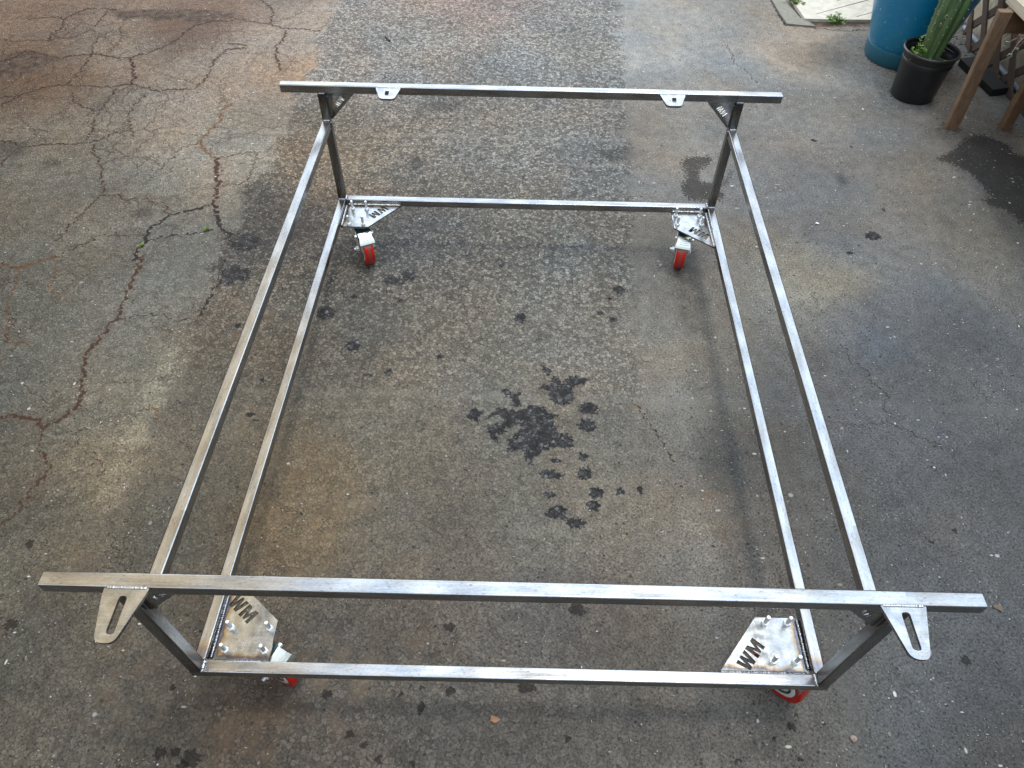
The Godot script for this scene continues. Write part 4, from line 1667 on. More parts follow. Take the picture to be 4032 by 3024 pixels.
	mm.use_colors = true
	var gst := tool()
	pebble(gst, Vector3.ZERO, 1.0, 980)
	mm.mesh = flat_done(gst)
	var count := 1500
	mm.instance_count = count
	for i in count:
		var x := rng.randf_range(-3.0, 2.2)
		var z := rng.randf_range(-2.6, 1.75)
		if rng.randf() < 0.6:
			x = rng.randf_range(-2.6, -0.9) if rng.randf() < 0.5 else rng.randf_range(0.45, 2.0)
		var s := 0.0008 + 0.0022 * pow(rng.randf(), 3.0)
		if rng.randf() < 0.012:
			s = rng.randf_range(0.003, 0.0055)
		var b := Basis(Vector3(rng.randf_range(-1, 1), 1, rng.randf_range(-1, 1)).normalized(), rng.randf() * TAU).scaled(Vector3(s * rng.randf_range(0.8, 1.5), s * 0.6, s))
		mm.set_instance_transform(i, Transform3D(b, Vector3(x, s * 0.35, z)))
		var g := rng.randf_range(0.15, 0.5)
		mm.set_instance_color(i, Color(g, g * 0.96, g * rng.randf_range(0.78, 0.95)))
	var grit := MultiMeshInstance3D.new()
	grit.name = "grit"
	grit.multimesh = mm
	grit.material_override = materials["chip"]
	tag(grit, "loose pale grit scattered over the asphalt", "grit")
	grit.set_meta("kind", "stuff")
	add_child(grit)
	# crumbs of earth and leaf litter at the foot of the wall
	var lm := MultiMesh.new()
	lm.transform_format = MultiMesh.TRANSFORM_3D
	lm.use_colors = true
	lm.mesh = mm.mesh
	lm.instance_count = 960
	for i in 960:
		var z := rng.randf_range(-1.86, 0.3)
		var x := 2.33 - 0.20 * pow(rng.randf(), 1.6) * (1.0 if z < -1.4 else 0.6)
		if i >= 700:
			var foot: Array = [[Vector2(1.789, -1.112), 0.094], [Vector2(1.855, -1.49), 0.165], [Vector2(1.866, -0.832), 0.035], [Vector2(2.104, -0.843), 0.035]][i % 4]
			var an := rng.randf() * TAU
			var away: float = foot[1] + 0.05 * pow(rng.randf(), 2.5)
			x = foot[0].x + cos(an) * away
			z = foot[0].y + sin(an) * away
		var s := rng.randf_range(0.0015, 0.006 if i < 700 else 0.0038)
		var b := Basis(Vector3(rng.randf_range(-1, 1), 1, rng.randf_range(-1, 1)).normalized(), rng.randf() * TAU).scaled(Vector3(s * 1.6, s * 0.5, s))
		lm.set_instance_transform(i, Transform3D(b, Vector3(x, s * 0.4, z)))
		var g := rng.randf_range(0.03, 0.16)
		lm.set_instance_color(i, Color(g, g * 0.8, g * 0.6))
	var litter := MultiMeshInstance3D.new()
	litter.name = "leaf_litter"
	litter.multimesh = lm
	litter.material_override = materials["chip"]
	tag(litter, "brown leaf litter and soil crumbs along the wall and round the pots", "litter")
	litter.set_meta("kind", "stuff")
	add_child(litter)


func pebble(st: SurfaceTool, at: Vector3, r: float, seed_value: int) -> void:
	var rng := RandomNumberGenerator.new()
	rng.seed = seed_value
	var rings := []
	for i in 5:
		var ring := []
		for k in 7:
			var lat := -PI / 2.0 + PI * i / 4.0
			var an := TAU * k / 7.0
			var rr := r * rng.randf_range(0.85, 1.1)
			ring.append(at + Vector3(cos(lat) * cos(an) * rr, sin(lat) * rr * 0.8, -cos(lat) * sin(an) * rr))
		rings.append(ring)
	for i in 4:
		for k in 7:
			quad(st, rings[i][k], rings[i][(k + 1) % 7], rings[i + 1][(k + 1) % 7], rings[i + 1][k], true)


func scrap(called: String, label: String, category: String, at: Vector2, size: float, seed_value: int, mat: String) -> void:
	var rng := RandomNumberGenerator.new()
	rng.seed = seed_value
	var st := tool()
	var n := 9
	var rim := []
	for k in n:
		var an := TAU * k / n
		var r := size * rng.randf_range(0.45, 1.0)
		rim.append(Vector3(cos(an) * r, 0.002 + rng.randf() * size * 0.28, -sin(an) * r * 0.75))
	var mid := Vector3(0, 0.003, 0)
	for k in n:
		tri(st, mid, rim[k], rim[(k + 1) % n])
		tri(st, mid - Vector3(0, 0.0008, 0), rim[(k + 1) % n] - Vector3(0, 0.0008, 0), rim[k] - Vector3(0, 0.0008, 0))
	var o := part(called, flat_done(st), materials[mat], self)
	o.position = Vector3(at.x, 0.0005, at.y)
	tag(o, label, category)


func crack_list() -> Array:
	var a := []
	a.append([PackedVector2Array([Vector2(-2.321,-0.902),Vector2(-2.243,-0.925),Vector2(-2.200,-0.968),Vector2(-2.150,-1.012),Vector2(-2.087,-1.022),Vector2(-1.986,-1.023),Vector2(-1.886,-1.017),Vector2(-1.840,-1.026),Vector2(-1.792,-1.049),Vector2(-1.734,-1.024),Vector2(-1.667,-0.992),Vector2(-1.587,-1.003),Vector2(-1.502,-1.021),Vector2(-1.480,-1.064),Vector2(-1.470,-1.129),Vector2(-1.478,-1.217),Vector2(-1.474,-1.293),Vector2(-1.458,-1.396),Vector2(-1.359,-1.421)]), 9, 1])
	a.append([PackedVector2Array([Vector2(-2.287,-0.831),Vector2(-2.266,-0.871),Vector2(-2.243,-0.925)]), 9, 1])
	a.append([PackedVector2Array([Vector2(-2.477,-1.229),Vector2(-2.423,-1.270),Vector2(-2.415,-1.333),Vector2(-2.342,-1.321),Vector2(-2.278,-1.292),Vector2(-2.207,-1.280),Vector2(-2.085,-1.325),Vector2(-2.013,-1.313),Vector2(-1.946,-1.293),Vector2(-1.888,-1.296),Vector2(-1.817,-1.346),Vector2(-1.759,-1.421),Vector2(-1.730,-1.472),Vector2(-1.706,-1.591),Vector2(-1.678,-1.653),Vector2(-1.605,-1.701),Vector2(-1.506,-1.715)]), 11, 1])
	a.append([PackedVector2Array([Vector2(-1.888,-1.296),Vector2(-1.843,-1.199),Vector2(-1.805,-1.113),Vector2(-1.792,-1.049)]), 12, 1])
	a.append([PackedVector2Array([Vector2(-1.505,-1.742),Vector2(-1.399,-1.703),Vector2(-1.316,-1.690),Vector2(-1.234,-1.641),Vector2(-1.131,-1.637),Vector2(-1.041,-1.616)]), 9, 1])
	a.append([PackedVector2Array([Vector2(-1.425,-1.973),Vector2(-1.366,-1.899),Vector2(-1.324,-1.825),Vector2(-1.312,-1.690)]), 10, 1])
	a.append([PackedVector2Array([Vector2(-1.215,-1.625),Vector2(-1.206,-1.498),Vector2(-1.225,-1.447),Vector2(-1.189,-1.306),Vector2(-1.147,-1.202)]), 10, 1])
	a.append([PackedVector2Array([Vector2(-2.085,-1.325),Vector2(-2.075,-1.218),Vector2(-2.073,-1.115),Vector2(-2.087,-1.029)]), 9, 1])
	a.append([PackedVector2Array([Vector2(-2.592,-1.470),Vector2(-2.528,-1.432),Vector2(-2.409,-1.454),Vector2(-2.331,-1.450),Vector2(-2.311,-1.492),Vector2(-2.293,-1.476)]), 8, 1])
	a.append([PackedVector2Array([Vector2(-2.331,-1.450),Vector2(-2.366,-1.531),Vector2(-2.331,-1.576),Vector2(-2.363,-1.680),Vector2(-2.405,-1.713),Vector2(-2.510,-1.699),Vector2(-2.549,-1.679)]), 8, 1])
	a.append([PackedVector2Array([Vector2(-2.363,-1.680),Vector2(-2.342,-1.753),Vector2(-2.300,-1.811),Vector2(-2.201,-1.826),Vector2(-2.135,-1.801)]), 9, 1])
	a.append([PackedVector2Array([Vector2(-2.190,-1.798),Vector2(-2.181,-1.689),Vector2(-2.186,-1.583),Vector2(-2.236,-1.496),Vector2(-2.293,-1.476)]), 8, 1])
	a.append([PackedVector2Array([Vector2(-2.186,-1.583),Vector2(-2.122,-1.519),Vector2(-2.086,-1.546),Vector2(-2.043,-1.574),Vector2(-2.050,-1.678),Vector2(-2.061,-1.731)]), 6, 1])
	a.append([PackedVector2Array([Vector2(-2.122,-1.519),Vector2(-2.108,-1.404),Vector2(-2.085,-1.325)]), 7, 1])
	a.append([PackedVector2Array([Vector2(-2.043,-1.574),Vector2(-2.006,-1.516),Vector2(-2.001,-1.442),Vector2(-2.012,-1.329)]), 6, 1])
	a.append([PackedVector2Array([Vector2(-2.073,-0.381),Vector2(-2.077,-0.468),Vector2(-2.067,-0.513),Vector2(-1.984,-0.540),Vector2(-1.886,-0.549),Vector2(-1.797,-0.565),Vector2(-1.758,-0.578),Vector2(-1.727,-0.632),Vector2(-1.678,-0.658),Vector2(-1.657,-0.671)]), 8, 1])
	a.append([PackedVector2Array([Vector2(-1.853,-1.005),Vector2(-1.843,-0.903),Vector2(-1.842,-0.812),Vector2(-1.844,-0.749),Vector2(-1.819,-0.652),Vector2(-1.810,-0.605),Vector2(-1.820,-0.581)]), 8, 1])
	a.append([PackedVector2Array([Vector2(-2.031,-0.962),Vector2(-2.003,-0.909),Vector2(-1.949,-0.846),Vector2(-1.884,-0.816),Vector2(-1.845,-0.812)]), 6, 1])
	a.append([PackedVector2Array([Vector2(-1.694,-0.977),Vector2(-1.706,-0.923),Vector2(-1.716,-0.856),Vector2(-1.706,-0.780),Vector2(-1.682,-0.706),Vector2(-1.641,-0.636),Vector2(-1.626,-0.613)]), 7, 1])
	a.append([PackedVector2Array([Vector2(-1.819,-0.652),Vector2(-1.785,-0.647),Vector2(-1.733,-0.649),Vector2(-1.719,-0.662)]), 4, 1])
	a.append([PackedVector2Array([Vector2(-1.653,-0.671),Vector2(-1.584,-0.668),Vector2(-1.537,-0.664)]), 4, 1])
	a.append([PackedVector2Array([Vector2(-1.290,-0.908),Vector2(-1.318,-0.861),Vector2(-1.320,-0.809),Vector2(-1.306,-0.747),Vector2(-1.325,-0.697),Vector2(-1.334,-0.637),Vector2(-1.348,-0.589),Vector2(-1.319,-0.544),Vector2(-1.281,-0.501),Vector2(-1.241,-0.469)]), 9, 2])
	a.append([PackedVector2Array([Vector2(-1.348,-0.589),Vector2(-1.401,-0.541),Vector2(-1.415,-0.507),Vector2(-1.431,-0.440),Vector2(-1.444,-0.385),Vector2(-1.466,-0.291)]), 5, 1])
	a.append([PackedVector2Array([Vector2(-1.241,-0.469),Vector2(-1.197,-0.493),Vector2(-1.135,-0.518),Vector2(-1.097,-0.531),Vector2(-1.083,-0.487),Vector2(-1.079,-0.421),Vector2(-1.079,-0.347),Vector2(-1.098,-0.305),Vector2(-1.185,-0.292)]), 6, 1])
	a.append([PackedVector2Array([Vector2(-1.241,-0.469),Vector2(-1.220,-0.384),Vector2(-1.185,-0.292),Vector2(-1.174,-0.222),Vector2(-1.166,-0.164)]), 16, 1])
	a.append([PackedVector2Array([Vector2(-1.777,-0.554),Vector2(-1.745,-0.482),Vector2(-1.711,-0.450),Vector2(-1.670,-0.376),Vector2(-1.655,-0.314),Vector2(-1.618,-0.265),Vector2(-1.609,-0.225)]), 7, 1])
	a.append([PackedVector2Array([Vector2(-1.658,0.063),Vector2(-1.649,-0.008),Vector2(-1.635,-0.071),Vector2(-1.625,-0.147),Vector2(-1.611,-0.200),Vector2(-1.574,-0.212),Vector2(-1.536,-0.203),Vector2(-1.498,-0.180),Vector2(-1.469,-0.196),Vector2(-1.421,-0.193),Vector2(-1.403,-0.174),Vector2(-1.353,-0.167),Vector2(-1.336,-0.148),Vector2(-1.338,-0.120),Vector2(-1.310,-0.088)]), 7, 1])
	a.append([PackedVector2Array([Vector2(-1.498,-0.180),Vector2(-1.487,-0.133),Vector2(-1.503,-0.114)]), 5, 1])
	a.append([PackedVector2Array([Vector2(-1.166,-0.164),Vector2(-1.218,-0.143),Vector2(-1.250,-0.133),Vector2(-1.289,-0.112),Vector2(-1.310,-0.088),Vector2(-1.328,-0.055),Vector2(-1.357,-0.023),Vector2(-1.354,0.034),Vector2(-1.350,0.060),Vector2(-1.357,0.120),Vector2(-1.353,0.161)]), 12, 0])
	a.append([PackedVector2Array([Vector2(-1.354,0.034),Vector2(-1.365,0.017),Vector2(-1.446,0.025),Vector2(-1.543,0.033),Vector2(-1.544,0.059),Vector2(-1.614,0.129)]), 6, 1])
	a.append([PackedVector2Array([Vector2(-1.350,0.060),Vector2(-1.293,0.032),Vector2(-1.252,0.022),Vector2(-1.189,0.011),Vector2(-1.150,-0.008),Vector2(-1.116,-0.027)]), 7, 0])
	a.append([PackedVector2Array([Vector2(-1.166,-0.164),Vector2(-1.139,-0.109),Vector2(-1.118,-0.054),Vector2(-1.054,0.015),Vector2(-1.032,0.074)]), 14, 0])
	a.append([PackedVector2Array([Vector2(-2.159,-0.561),Vector2(-2.119,-0.557),Vector2(-2.060,-0.525)]), 8, 1])
	a.append([PackedVector2Array([Vector2(-1.510,-1.688),Vector2(-1.482,-1.568),Vector2(-1.462,-1.452)]), 3, 1])
	a.append([PackedVector2Array([Vector2(-1.330,0.135),Vector2(-1.326,0.175),Vector2(-1.328,0.216),Vector2(-1.319,0.285),Vector2(-1.310,0.367),Vector2(-1.306,0.432),Vector2(-1.320,0.474),Vector2(-1.326,0.536),Vector2(-1.340,0.563),Vector2(-1.341,0.602),Vector2(-1.328,0.652),Vector2(-1.303,0.724),Vector2(-1.292,0.759),Vector2(-1.291,0.800),Vector2(-1.302,0.828),Vector2(-1.329,0.857),Vector2(-1.354,0.871),Vector2(-1.375,0.853),Vector2(-1.404,0.848),Vector2(-1.450,0.835),Vector2(-1.490,0.845)]), 11, 1])
	a.append([PackedVector2Array([Vector2(-1.375,0.853),Vector2(-1.359,0.891),Vector2(-1.336,0.917),Vector2(-1.329,0.953),Vector2(-1.309,0.983),Vector2(-1.278,0.998),Vector2(-1.273,1.027),Vector2(-1.289,1.047),Vector2(-1.289,1.076),Vector2(-1.305,1.114),Vector2(-1.298,1.142),Vector2(-1.307,1.169),Vector2(-1.327,1.188)]), 8, 1])
	a.append([PackedVector2Array([Vector2(-1.301,0.446),Vector2(-1.259,0.438),Vector2(-1.211,0.418),Vector2(-1.173,0.428),Vector2(-1.146,0.423),Vector2(-1.128,0.440),Vector2(-1.100,0.450),Vector2(-1.076,0.449)]), 5, 0])
	a.append([PackedVector2Array([Vector2(-1.036,0.141),Vector2(-1.033,0.189),Vector2(-1.025,0.268),Vector2(-1.035,0.314),Vector2(-1.040,0.366),Vector2(-1.044,0.423)]), 9, 0])
	a.append([PackedVector2Array([Vector2(-1.800,0.192),Vector2(-1.720,0.217),Vector2(-1.697,0.197),Vector2(-1.653,0.163),Vector2(-1.615,0.145)]), 9, 2])
	a.append([PackedVector2Array([Vector2(-1.720,0.217),Vector2(-1.707,0.268),Vector2(-1.689,0.351),Vector2(-1.666,0.423),Vector2(-1.639,0.485),Vector2(-1.612,0.558),Vector2(-1.578,0.557),Vector2(-1.535,0.546)]), 6, 2])
	a.append([PackedVector2Array([Vector2(-1.611,0.185),Vector2(-1.594,0.225),Vector2(-1.591,0.295),Vector2(-1.554,0.331),Vector2(-1.518,0.345),Vector2(-1.503,0.381)]), 5, 2])
	a.append([PackedVector2Array([Vector2(-1.749,0.300),Vector2(-1.700,0.283),Vector2(-1.644,0.293)]), 4, 1])
	a.append([PackedVector2Array([Vector2(-1.080,0.799),Vector2(-1.052,0.815),Vector2(-1.028,0.840)]), 6, 2])
	a.append([PackedVector2Array([Vector2(-0.966,1.243),Vector2(-0.956,1.276),Vector2(-0.963,1.305)]), 4, 0])
	a.append([PackedVector2Array([Vector2(0.992,0.207),Vector2(0.997,0.313),Vector2(0.999,0.342),Vector2(1.040,0.362)]), 3, 0])
	a.append([PackedVector2Array([Vector2(1.018,0.481),Vector2(1.044,0.527),Vector2(1.030,0.560),Vector2(1.055,0.572),Vector2(1.072,0.597),Vector2(1.068,0.640),Vector2(1.097,0.670),Vector2(1.099,0.706),Vector2(1.084,0.747),Vector2(1.080,0.781),Vector2(1.084,0.798),Vector2(1.116,0.808),Vector2(1.138,0.835),Vector2(1.162,0.843),Vector2(1.206,0.882)]), 4, 0])
	a.append([PackedVector2Array([Vector2(0.907,0.786),Vector2(0.951,0.805),Vector2(1.016,0.800),Vector2(1.082,0.804)]), 3, 0])
	a.append([PackedVector2Array([Vector2(1.396,0.627),Vector2(1.390,0.655),Vector2(1.404,0.673),Vector2(1.406,0.709)]), 4, 0])
	a.append([PackedVector2Array([Vector2(1.220,0.902),Vector2(1.225,0.928)]), 3, 0])
	a.append([PackedVector2Array([Vector2(0.994,0.709),Vector2(0.985,0.733),Vector2(0.986,0.753)]), 2.5, 0])
	a.append([PackedVector2Array([Vector2(1.019,0.811),Vector2(1.003,0.855)]), 2.5, 0])
	a.append([PackedVector2Array([Vector2(1.162,0.243),Vector2(1.180,0.277)]), 3, 0])
	a.append([PackedVector2Array([Vector2(1.046,1.148),Vector2(1.052,1.192)]), 3, 0])
	a.append([PackedVector2Array([Vector2(1.022,-1.576),Vector2(1.021,-1.397),Vector2(1.068,-1.292),Vector2(1.092,-1.190)]), 4, 0])
	a.append([PackedVector2Array([Vector2(1.356,-2.124),Vector2(1.356,-2.006),Vector2(1.360,-1.874),Vector2(1.366,-1.810)]), 12, 0])
	a.append([PackedVector2Array([Vector2(1.366,-1.810),Vector2(1.434,-1.805),Vector2(1.533,-1.783),Vector2(1.673,-1.763),Vector2(1.790,-1.778)]), 7, 0])
	a.append([PackedVector2Array([Vector2(0.381,0.548),Vector2(0.390,0.580)]), 4, 0])
	a.append([PackedVector2Array([Vector2(0.338,0.728),Vector2(0.359,0.797),Vector2(0.405,0.867),Vector2(0.407,0.904),Vector2(0.426,0.950)]), 4, 0])
	a.append([PackedVector2Array([Vector2(0.268,-0.520),Vector2(0.367,-0.580),Vector2(0.466,-0.619)]), 3, 0])
	return a

func spall_list() -> Array:
	var a := []
	a.append(PackedVector2Array([Vector2(0.008,0.779),Vector2(0.031,0.758),Vector2(0.067,0.763),Vector2(0.085,0.788),Vector2(0.117,0.790),Vector2(0.094,0.810),Vector2(0.111,0.843),Vector2(0.115,0.859),Vector2(0.137,0.858),Vector2(0.154,0.880),Vector2(0.148,0.909),Vector2(0.105,0.905),Vector2(0.066,0.922),Vector2(0.044,0.946),Vector2(0.034,0.974),Vector2(0.018,0.951),Vector2(0.020,0.923),Vector2(-0.021,0.922),Vector2(-0.046,0.927),Vector2(-0.025,0.906),Vector2(-0.030,0.879),Vector2(-0.013,0.868),Vector2(0.000,0.862),Vector2(0.004,0.829),Vector2(-0.022,0.841),Vector2(-0.049,0.847),Vector2(-0.031,0.858),Vector2(-0.066,0.864),Vector2(-0.056,0.896),Vector2(-0.083,0.876),Vector2(-0.088,0.849),Vector2(-0.102,0.838),Vector2(-0.067,0.829),Vector2(-0.041,0.814),Vector2(-0.068,0.798),Vector2(-0.099,0.816),Vector2(-0.086,0.793),Vector2(-0.060,0.769),Vector2(-0.023,0.780)]))
	a.append(PackedVector2Array([Vector2(-0.057,0.702),Vector2(-0.029,0.698),Vector2(-0.020,0.718),Vector2(0.008,0.709),Vector2(-0.006,0.733),Vector2(0.008,0.761),Vector2(-0.019,0.774),Vector2(-0.019,0.739),Vector2(-0.043,0.722)]))
	a.append(PackedVector2Array([Vector2(-0.157,0.806),Vector2(-0.132,0.771),Vector2(-0.104,0.788),Vector2(-0.121,0.811),Vector2(-0.116,0.833),Vector2(-0.134,0.817)]))
	a.append(PackedVector2Array([Vector2(0.096,0.658),Vector2(0.111,0.639),Vector2(0.129,0.675),Vector2(0.153,0.644),Vector2(0.181,0.643),Vector2(0.214,0.654),Vector2(0.189,0.673),Vector2(0.161,0.686),Vector2(0.162,0.728),Vector2(0.140,0.755),Vector2(0.108,0.750),Vector2(0.090,0.730),Vector2(0.086,0.700),Vector2(0.054,0.695),Vector2(0.073,0.677),Vector2(0.091,0.688)]))
	a.append(PackedVector2Array([Vector2(0.066,0.596),Vector2(0.097,0.620),Vector2(0.087,0.646),Vector2(0.068,0.621)]))
	return a

func wet_list() -> Array:
	var a := []
	a.append(PackedVector2Array([Vector2(1.708,-0.585),Vector2(1.737,-0.606),Vector2(1.804,-0.648),Vector2(1.858,-0.710),Vector2(1.907,-0.760),Vector2(1.985,-0.785),Vector2(2.037,-0.745),Vector2(2.066,-0.706),Vector2(2.067,-0.639),Vector2(2.117,-0.602),Vector2(1.910,-0.109),Vector2(1.886,-0.160),Vector2(1.878,-0.203),Vector2(1.870,-0.246),Vector2(1.815,-0.277),Vector2(1.794,-0.311),Vector2(1.843,-0.330),Vector2(1.837,-0.417),Vector2(1.821,-0.502),Vector2(1.784,-0.538),Vector2(1.765,-0.562)]))
	a.append(PackedVector2Array([Vector2(0.646,-0.523),Vector2(0.689,-0.563),Vector2(0.764,-0.566),Vector2(0.783,-0.548),Vector2(0.755,-0.509),Vector2(0.713,-0.471),Vector2(0.698,-0.407),Vector2(0.724,-0.373),Vector2(0.756,-0.383),Vector2(0.779,-0.332),Vector2(0.783,-0.298),Vector2(0.757,-0.263),Vector2(0.708,-0.270),Vector2(0.656,-0.260),Vector2(0.627,-0.309),Vector2(0.623,-0.352),Vector2(0.656,-0.405),Vector2(0.658,-0.459)]))
	a.append(PackedVector2Array([Vector2(0.782,-0.366),Vector2(0.815,-0.425),Vector2(0.857,-0.481),Vector2(0.847,-0.458),Vector2(0.803,-0.385),Vector2(0.784,-0.349)]))
	return a

func soil_list() -> Array:
	var a := []
	a.append(PackedVector2Array([Vector2(1.442,-2.129),Vector2(1.488,-2.059),Vector2(1.489,-1.919),Vector2(1.498,-1.885),Vector2(1.614,-1.887),Vector2(1.831,-1.898),Vector2(1.812,-1.821),Vector2(1.709,-1.815),Vector2(1.674,-1.842),Vector2(1.589,-1.809),Vector2(1.533,-1.788),Vector2(1.512,-1.805),Vector2(1.495,-1.871),Vector2(1.445,-1.897),Vector2(1.445,-1.986)]))
	a.append(PackedVector2Array([Vector2(-2.200,-1.844),Vector2(-2.131,-1.792),Vector2(-2.029,-1.822),Vector2(-1.907,-1.822),Vector2(-1.791,-1.838),Vector2(-1.551,-1.823),Vector2(-1.538,-1.852),Vector2(-1.507,-1.751),Vector2(-1.589,-1.702),Vector2(-1.678,-1.653),Vector2(-1.793,-1.718),Vector2(-1.902,-1.686),Vector2(-1.998,-1.735),Vector2(-2.064,-1.695),Vector2(-2.130,-1.746)]))
	a.append(PackedVector2Array([Vector2(-2.520,-1.227),Vector2(-2.451,-1.331),Vector2(-2.385,-1.350),Vector2(-2.261,-1.286),Vector2(-2.200,-1.281),Vector2(-2.241,-1.240),Vector2(-2.258,-1.179),Vector2(-2.288,-1.134),Vector2(-2.338,-1.117),Vector2(-2.363,-1.080),Vector2(-2.436,-1.055)]))
	return a

func blob_list() -> Array:
	return [[0.206,0.767,0.026,0.023,0.55],
	[0.196,0.827,0.027,0.022,0.55],
	[0.18,0.937,0.012,0.013,0.55],
	[0.102,0.952,0.015,0.007,0.55],
	[0.091,0.997,0.035,0.014,0.55],
	[0.181,0.992,0.02,0.019,0.55],
	[0.085,1.062,0.017,0.008,0.55],
	[0.21,1.053,0.02,0.017,0.55],
	[0.274,1.048,0.014,0.011,0.55],
	[0.331,1.04,0.009,0.011,0.55],
	[0.199,1.091,0.017,0.016,0.55],
	[0.105,1.105,0.024,0.009,0.55],
	[-0,0.396,0.017,0.029,0.55],
	[0.262,0.366,0.012,0.01,0.55],
	[0.3,0.397,0.014,0.012,0.55],
	[-0.07,0.14,0.012,0.009,0.55],
	[-0.434,0.236,0.037,0.019,0.55],
	[-0.386,0.199,0.024,0.031,0.55],
	[-0.402,0.33,0.01,0.009,0.55],
	[-0.558,0.316,0.01,0.008,0.55],
	[-0.523,0.537,0.024,0.026,0.55],
	[-0.248,0.574,0.012,0.008,0.55],
	[-0.46,0.656,0.014,0.009,0.55],
	[-0.4,0.645,0.014,0.014,0.55],
	[0.334,0.252,0.021,0.019,0.55],
	[0.297,0.295,0.01,0.006,0.55],
	[0.105,1.121,0.032,0.013,0.5],
	[0.152,1.144,0.024,0.015,0.5],
	[0.145,1.378,0.02,0.015,0.5],
	[-0.156,1.427,0.012,0.009,0.5],
	[0.024,1.559,0.021,0.01,0.5],
	[-0.144,1.572,0.01,0.009,0.5],
	[-0.205,1.606,0.009,0.013,0.5],
	[-0.254,1.58,0.005,0.006,0.5],
	[-0.208,1.564,0.005,0.005,0.5],
	[-0.319,1.684,0.007,0.006,0.5],
	[-0.353,1.664,0.008,0.009,0.5],
	[-0.164,1.467,0.005,0.004,0.5],
	[-0.284,1.71,0.006,0.008,0.5],
	[-0.212,1.718,0.006,0.007,0.5],
	[0.112,1.66,0.007,0.008,0.5],
	[-1.179,1.445,0.016,0.013,0.6],
	[-1.228,1.239,0.009,0.011,0.6],
	[-0.742,1.708,0.015,0.011,0.6],
	[-0.712,1.705,0.01,0.009,0.6],
	[-0.675,1.716,0.02,0.017,0.6],
	[-0.689,1.731,0.012,0.008,0.6],
	[-0.758,1.578,0.006,0.006,0.6],
	[-0.415,1.583,0.014,0.008,0.6],
	[1.037,1.476,0.011,0.011,0.6],
	[1.066,1.176,0.006,0.005,0.6],
	[1.138,1.141,0.008,0.006,0.6],
	[0.473,1.697,0.006,0.003,0.6],
	[0.6,1.628,0.008,0.008,0.6],
	[0.604,1.692,0.007,0.004,0.6],
	[0.556,1.652,0.004,0.003,0.6],
	[-0.984,0.047,0.049,0.051,0.55],
	[-0.993,0.22,0.031,0.054,0.55],
	[-0.946,0.218,0.021,0.031,0.55],
	[-0.778,0.69,0.008,0.011,0.55],
	[-0.638,0.396,0.031,0.028,0.55],
	[-0.779,0.816,0.013,0.007,0.55],
	[-0.76,0.838,0.011,0.005,0.55],
	[-0.908,0.461,0.007,0.01,0.55],
	[1.294,-0.071,0.029,0.023,0.5],
	[1.18,0.029,0.011,0.009,0.5],
	[1.385,-0.232,0.007,0.012,0.5],
	[1.239,-0.71,0.014,0.011,0.5],
	[1.385,-0.668,0.005,0.007,0.5],
	[1.227,-0.015,0.006,0.004,0.5]]

func soft_list() -> Array:
	return [[-1.409,-0.108,0.04,0.041,0.72],
	[-1.878,-0.411,0.037,0.027,0.75],
	[1.277,-0.42,0.028,0.048,0.75],
	[1.608,-0.165,0.035,0.047,0.85],
	[-0.435,-0.48,0.037,0.065,0.75],
	[-0.364,-0.916,0.082,0.052,0.78],
	[0.385,-0.569,0.103,0.045,0.8],
	[-2.093,-0.501,0.068,0.065,0.78],
	[-1.07,0.593,0.057,0.069,1.17],
	[-1.072,0.687,0.055,0.065,1.17],
	[-1.077,0.782,0.054,0.061,1.17],
	[-1.079,0.904,0.052,0.057,1.17],
	[-1.078,1.012,0.05,0.053,1.17],
	[-1.081,1.104,0.048,0.05,1.17],
	[1.421,-1.464,0.201,0.172,0.86],
	[0.568,0.489,0.069,0.027,1.08]]

func rust_list() -> Array:
	return [[-1.075,-1.221,0.098,0.35],
	[-0.841,0.453,0.089,0.4],
	[-0.598,0.979,0.114,0.4],
	[-0.5,1.162,0.131,0.5],
	[-0.75,0.824,0.079,0.4],
	[-0.72,1.435,0.075,0.5],
	[-0.828,1.593,0.122,0.35],
	[-0.425,1.564,0.103,0.7],
	[-0.55,1.644,0.089,0.7],
	[-0.278,1.5,0.084,0.4],
	[0.514,1.038,0.05,0.6],
	[0.537,1.122,0.061,0.5],
	[0.666,0.833,0.04,0.4],
	[-0.815,-0.531,0.113,0.5],
	[-0.833,-0.245,0.071,0.4],
	[0.353,0.758,0.021,0.9],
	[0.317,0.999,0.026,0.3],
	[-0.934,0.326,0.077,0.5],
	[-1.342,-0.578,0.047,0.9],
	[-1.185,-0.292,0.054,0.5],
	[0.078,0.898,0.046,0.4],
	[-0.245,1.308,0.068,0.4],
	[0.576,1.459,0.065,0.4],
	[1.178,0.818,0.068,0.25],
	[-1.1,1.305,0.057,0.4]]

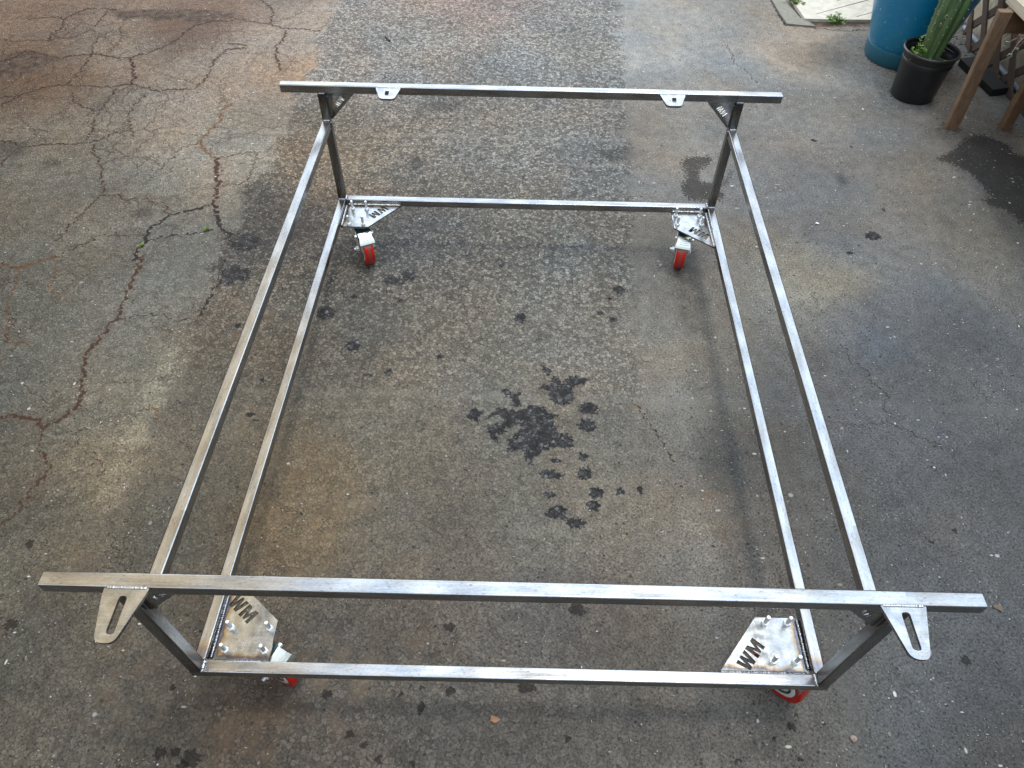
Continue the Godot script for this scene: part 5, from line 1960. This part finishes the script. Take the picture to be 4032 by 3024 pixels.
func colour_points() -> Array:
	return [[0,-2.529,-1.583,142,115,92,0.38],
	[0,-1.997,-1.409,150,130,108,0.38],
	[0,-2.231,-1.166,120,95,72,0.38],
	[0,-1.724,-1.624,128,100,79,0.38],
	[0,-1.447,-1.072,152,135,116,0.38],
	[0,-1.214,-1.448,150,135,118,0.38],
	[0,-1.6,-0.602,140,125,106,0.38],
	[0,-1.935,-0.485,128,116,98,0.38],
	[0,-1.574,-0.046,122,113,98,0.38],
	[0,-1.284,-0.512,136,126,110,0.38],
	[0,-1.139,-0.767,135,124,108,0.38],
	[0,-1.056,-1.133,148,124,100,0.38],
	[0,-1.612,0.258,112,105,90,0.38],
	[0,-1.285,0.293,108,103,92,0.38],
	[0,-1.143,0.145,104,99,88,0.38],
	[0,-1.324,0.589,100,96,86,0.38],
	[0,-1.358,0.842,95,91,80,0.38],
	[0,-1.161,0.836,105,98,82,0.38],
	[0,-1.106,0.801,124,112,90,0.38],
	[0,-1.094,1.081,128,114,90,0.38],
	[0,-1.079,1.242,118,106,84,0.38],
	[0,-1.228,1.141,88,82,70,0.38],
	[0,-1.066,1.387,84,77,66,0.38],
	[0,-1.05,1.598,85,79,68,0.38],
	[1,-0.555,-1.685,128,122,112,1],
	[1,-0.333,-1.944,140,120,105,0.9],
	[1,0.155,-1.516,125,121,112,1],
	[1,-0.727,-1.237,125,118,108,1],
	[1,-0.247,-0.555,110,104,94,1],
	[1,-0.803,-0.465,112,98,80,1],
	[1,0.231,-0.574,112,107,98,1],
	[1,-0.368,0.118,92,87,79,1],
	[1,0.121,0.101,107,102,92,1],
	[1,-0.674,0.225,92,86,76,1],
	[1,-0.18,0.533,110,103,90,0.75],
	[1,0.185,0.522,113,106,94,0.7],
	[1,-0.683,0.569,97,88,75,0.7],
	[1,-0.968,-0.069,80,74,66,1],
	[1,-0.419,0.896,104,97,83,0.45],
	[1,-0.028,0.803,112,104,90,0.45],
	[1,-0.534,0.978,112,96,73,0.4],
	[1,-0.258,1.182,103,94,80,0.35],
	[1,0.1,1.105,110,101,87,0.35],
	[1,0.296,0.954,110,103,90,0.3],
	[1,-0.595,1.165,110,96,74,0.4],
	[1,-0.85,0.986,98,90,76,0.35],
	[1,-0.886,1.263,92,84,70,0.3],
	[1,-0.337,1.459,90,82,71,0.4],
	[1,0.093,1.449,91,83,74,0.3],
	[1,-0.407,1.66,86,78,68,0.5],
	[1,-0.625,1.589,84,75,64,0.5],
	[1,-0.011,1.651,90,84,75,0.35],
	[1,-0.811,1.641,80,74,64,0.35],
	[1,0.296,1.568,94,88,78,0.3],
	[2,0.665,-1.541,150,145,134,0.1],
	[2,1.041,-1.321,130,126,118,0.1],
	[2,1.299,-1.474,152,138,120,0.1],
	[2,1.377,-0.915,120,113,102,0.1],
	[2,0.728,-0.7,122,114,102,0.1],
	[2,0.532,0.086,112,105,94,0.1],
	[2,0.416,0.412,122,114,100,0.1],
	[2,1.049,-0.379,112,107,100,0.1],
	[2,1.526,-0.734,106,101,93,0.1],
	[2,1.665,-0.565,112,102,88,0.1],
	[2,1.242,-0.096,108,104,98,0.1],
	[2,1.678,-0.112,104,97,85,0.1],
	[2,1.178,0.387,93,93,91,0.1],
	[2,1.021,0.167,134,124,106,0.1],
	[2,1.405,0.581,86,86,84,0.1],
	[2,0.99,0.773,90,88,85,0.1],
	[2,0.445,0.789,120,112,99,0.1],
	[2,0.482,1.163,122,113,99,0.1],
	[2,0.618,0.946,88,83,75,0.1],
	[2,0.625,1.225,95,88,79,0.1],
	[2,1.148,1.078,85,83,79,0.1],
	[2,0.83,1.506,90,88,83,0.1],
	[2,1.064,1.448,81,79,75,0.1],
	[2,0.475,1.603,102,96,87,0.1],
	[2,0.644,1.618,92,88,80,0.1],
	[2,1.036,1.647,79,77,73,0.1]]

func seam_left() -> PackedVector2Array:
	return PackedVector2Array([Vector2(-1.996,-1.000),Vector2(-1.660,-1.025),Vector2(-1.363,-0.992),Vector2(-1.008,-1.030),Vector2(-0.663,-0.996),Vector2(-0.423,-1.036),Vector2(-0.065,-1.061),Vector2(0.142,-1.062),Vector2(0.417,-1.045),Vector2(0.712,-1.068),Vector2(0.993,-1.077),Vector2(1.217,-1.078),Vector2(1.387,-1.066),Vector2(1.548,-1.030),Vector2(1.690,-0.989)])

func seam_right() -> PackedVector2Array:
	return PackedVector2Array([Vector2(-2.078,0.509),Vector2(-1.532,0.479),Vector2(-0.874,0.452),Vector2(-0.516,0.446),Vector2(-0.120,0.406),Vector2(0.189,0.383),Vector2(0.413,0.378),Vector2(0.612,0.381),Vector2(0.791,0.377),Vector2(1.027,0.365),Vector2(1.353,0.352),Vector2(1.662,0.336)])
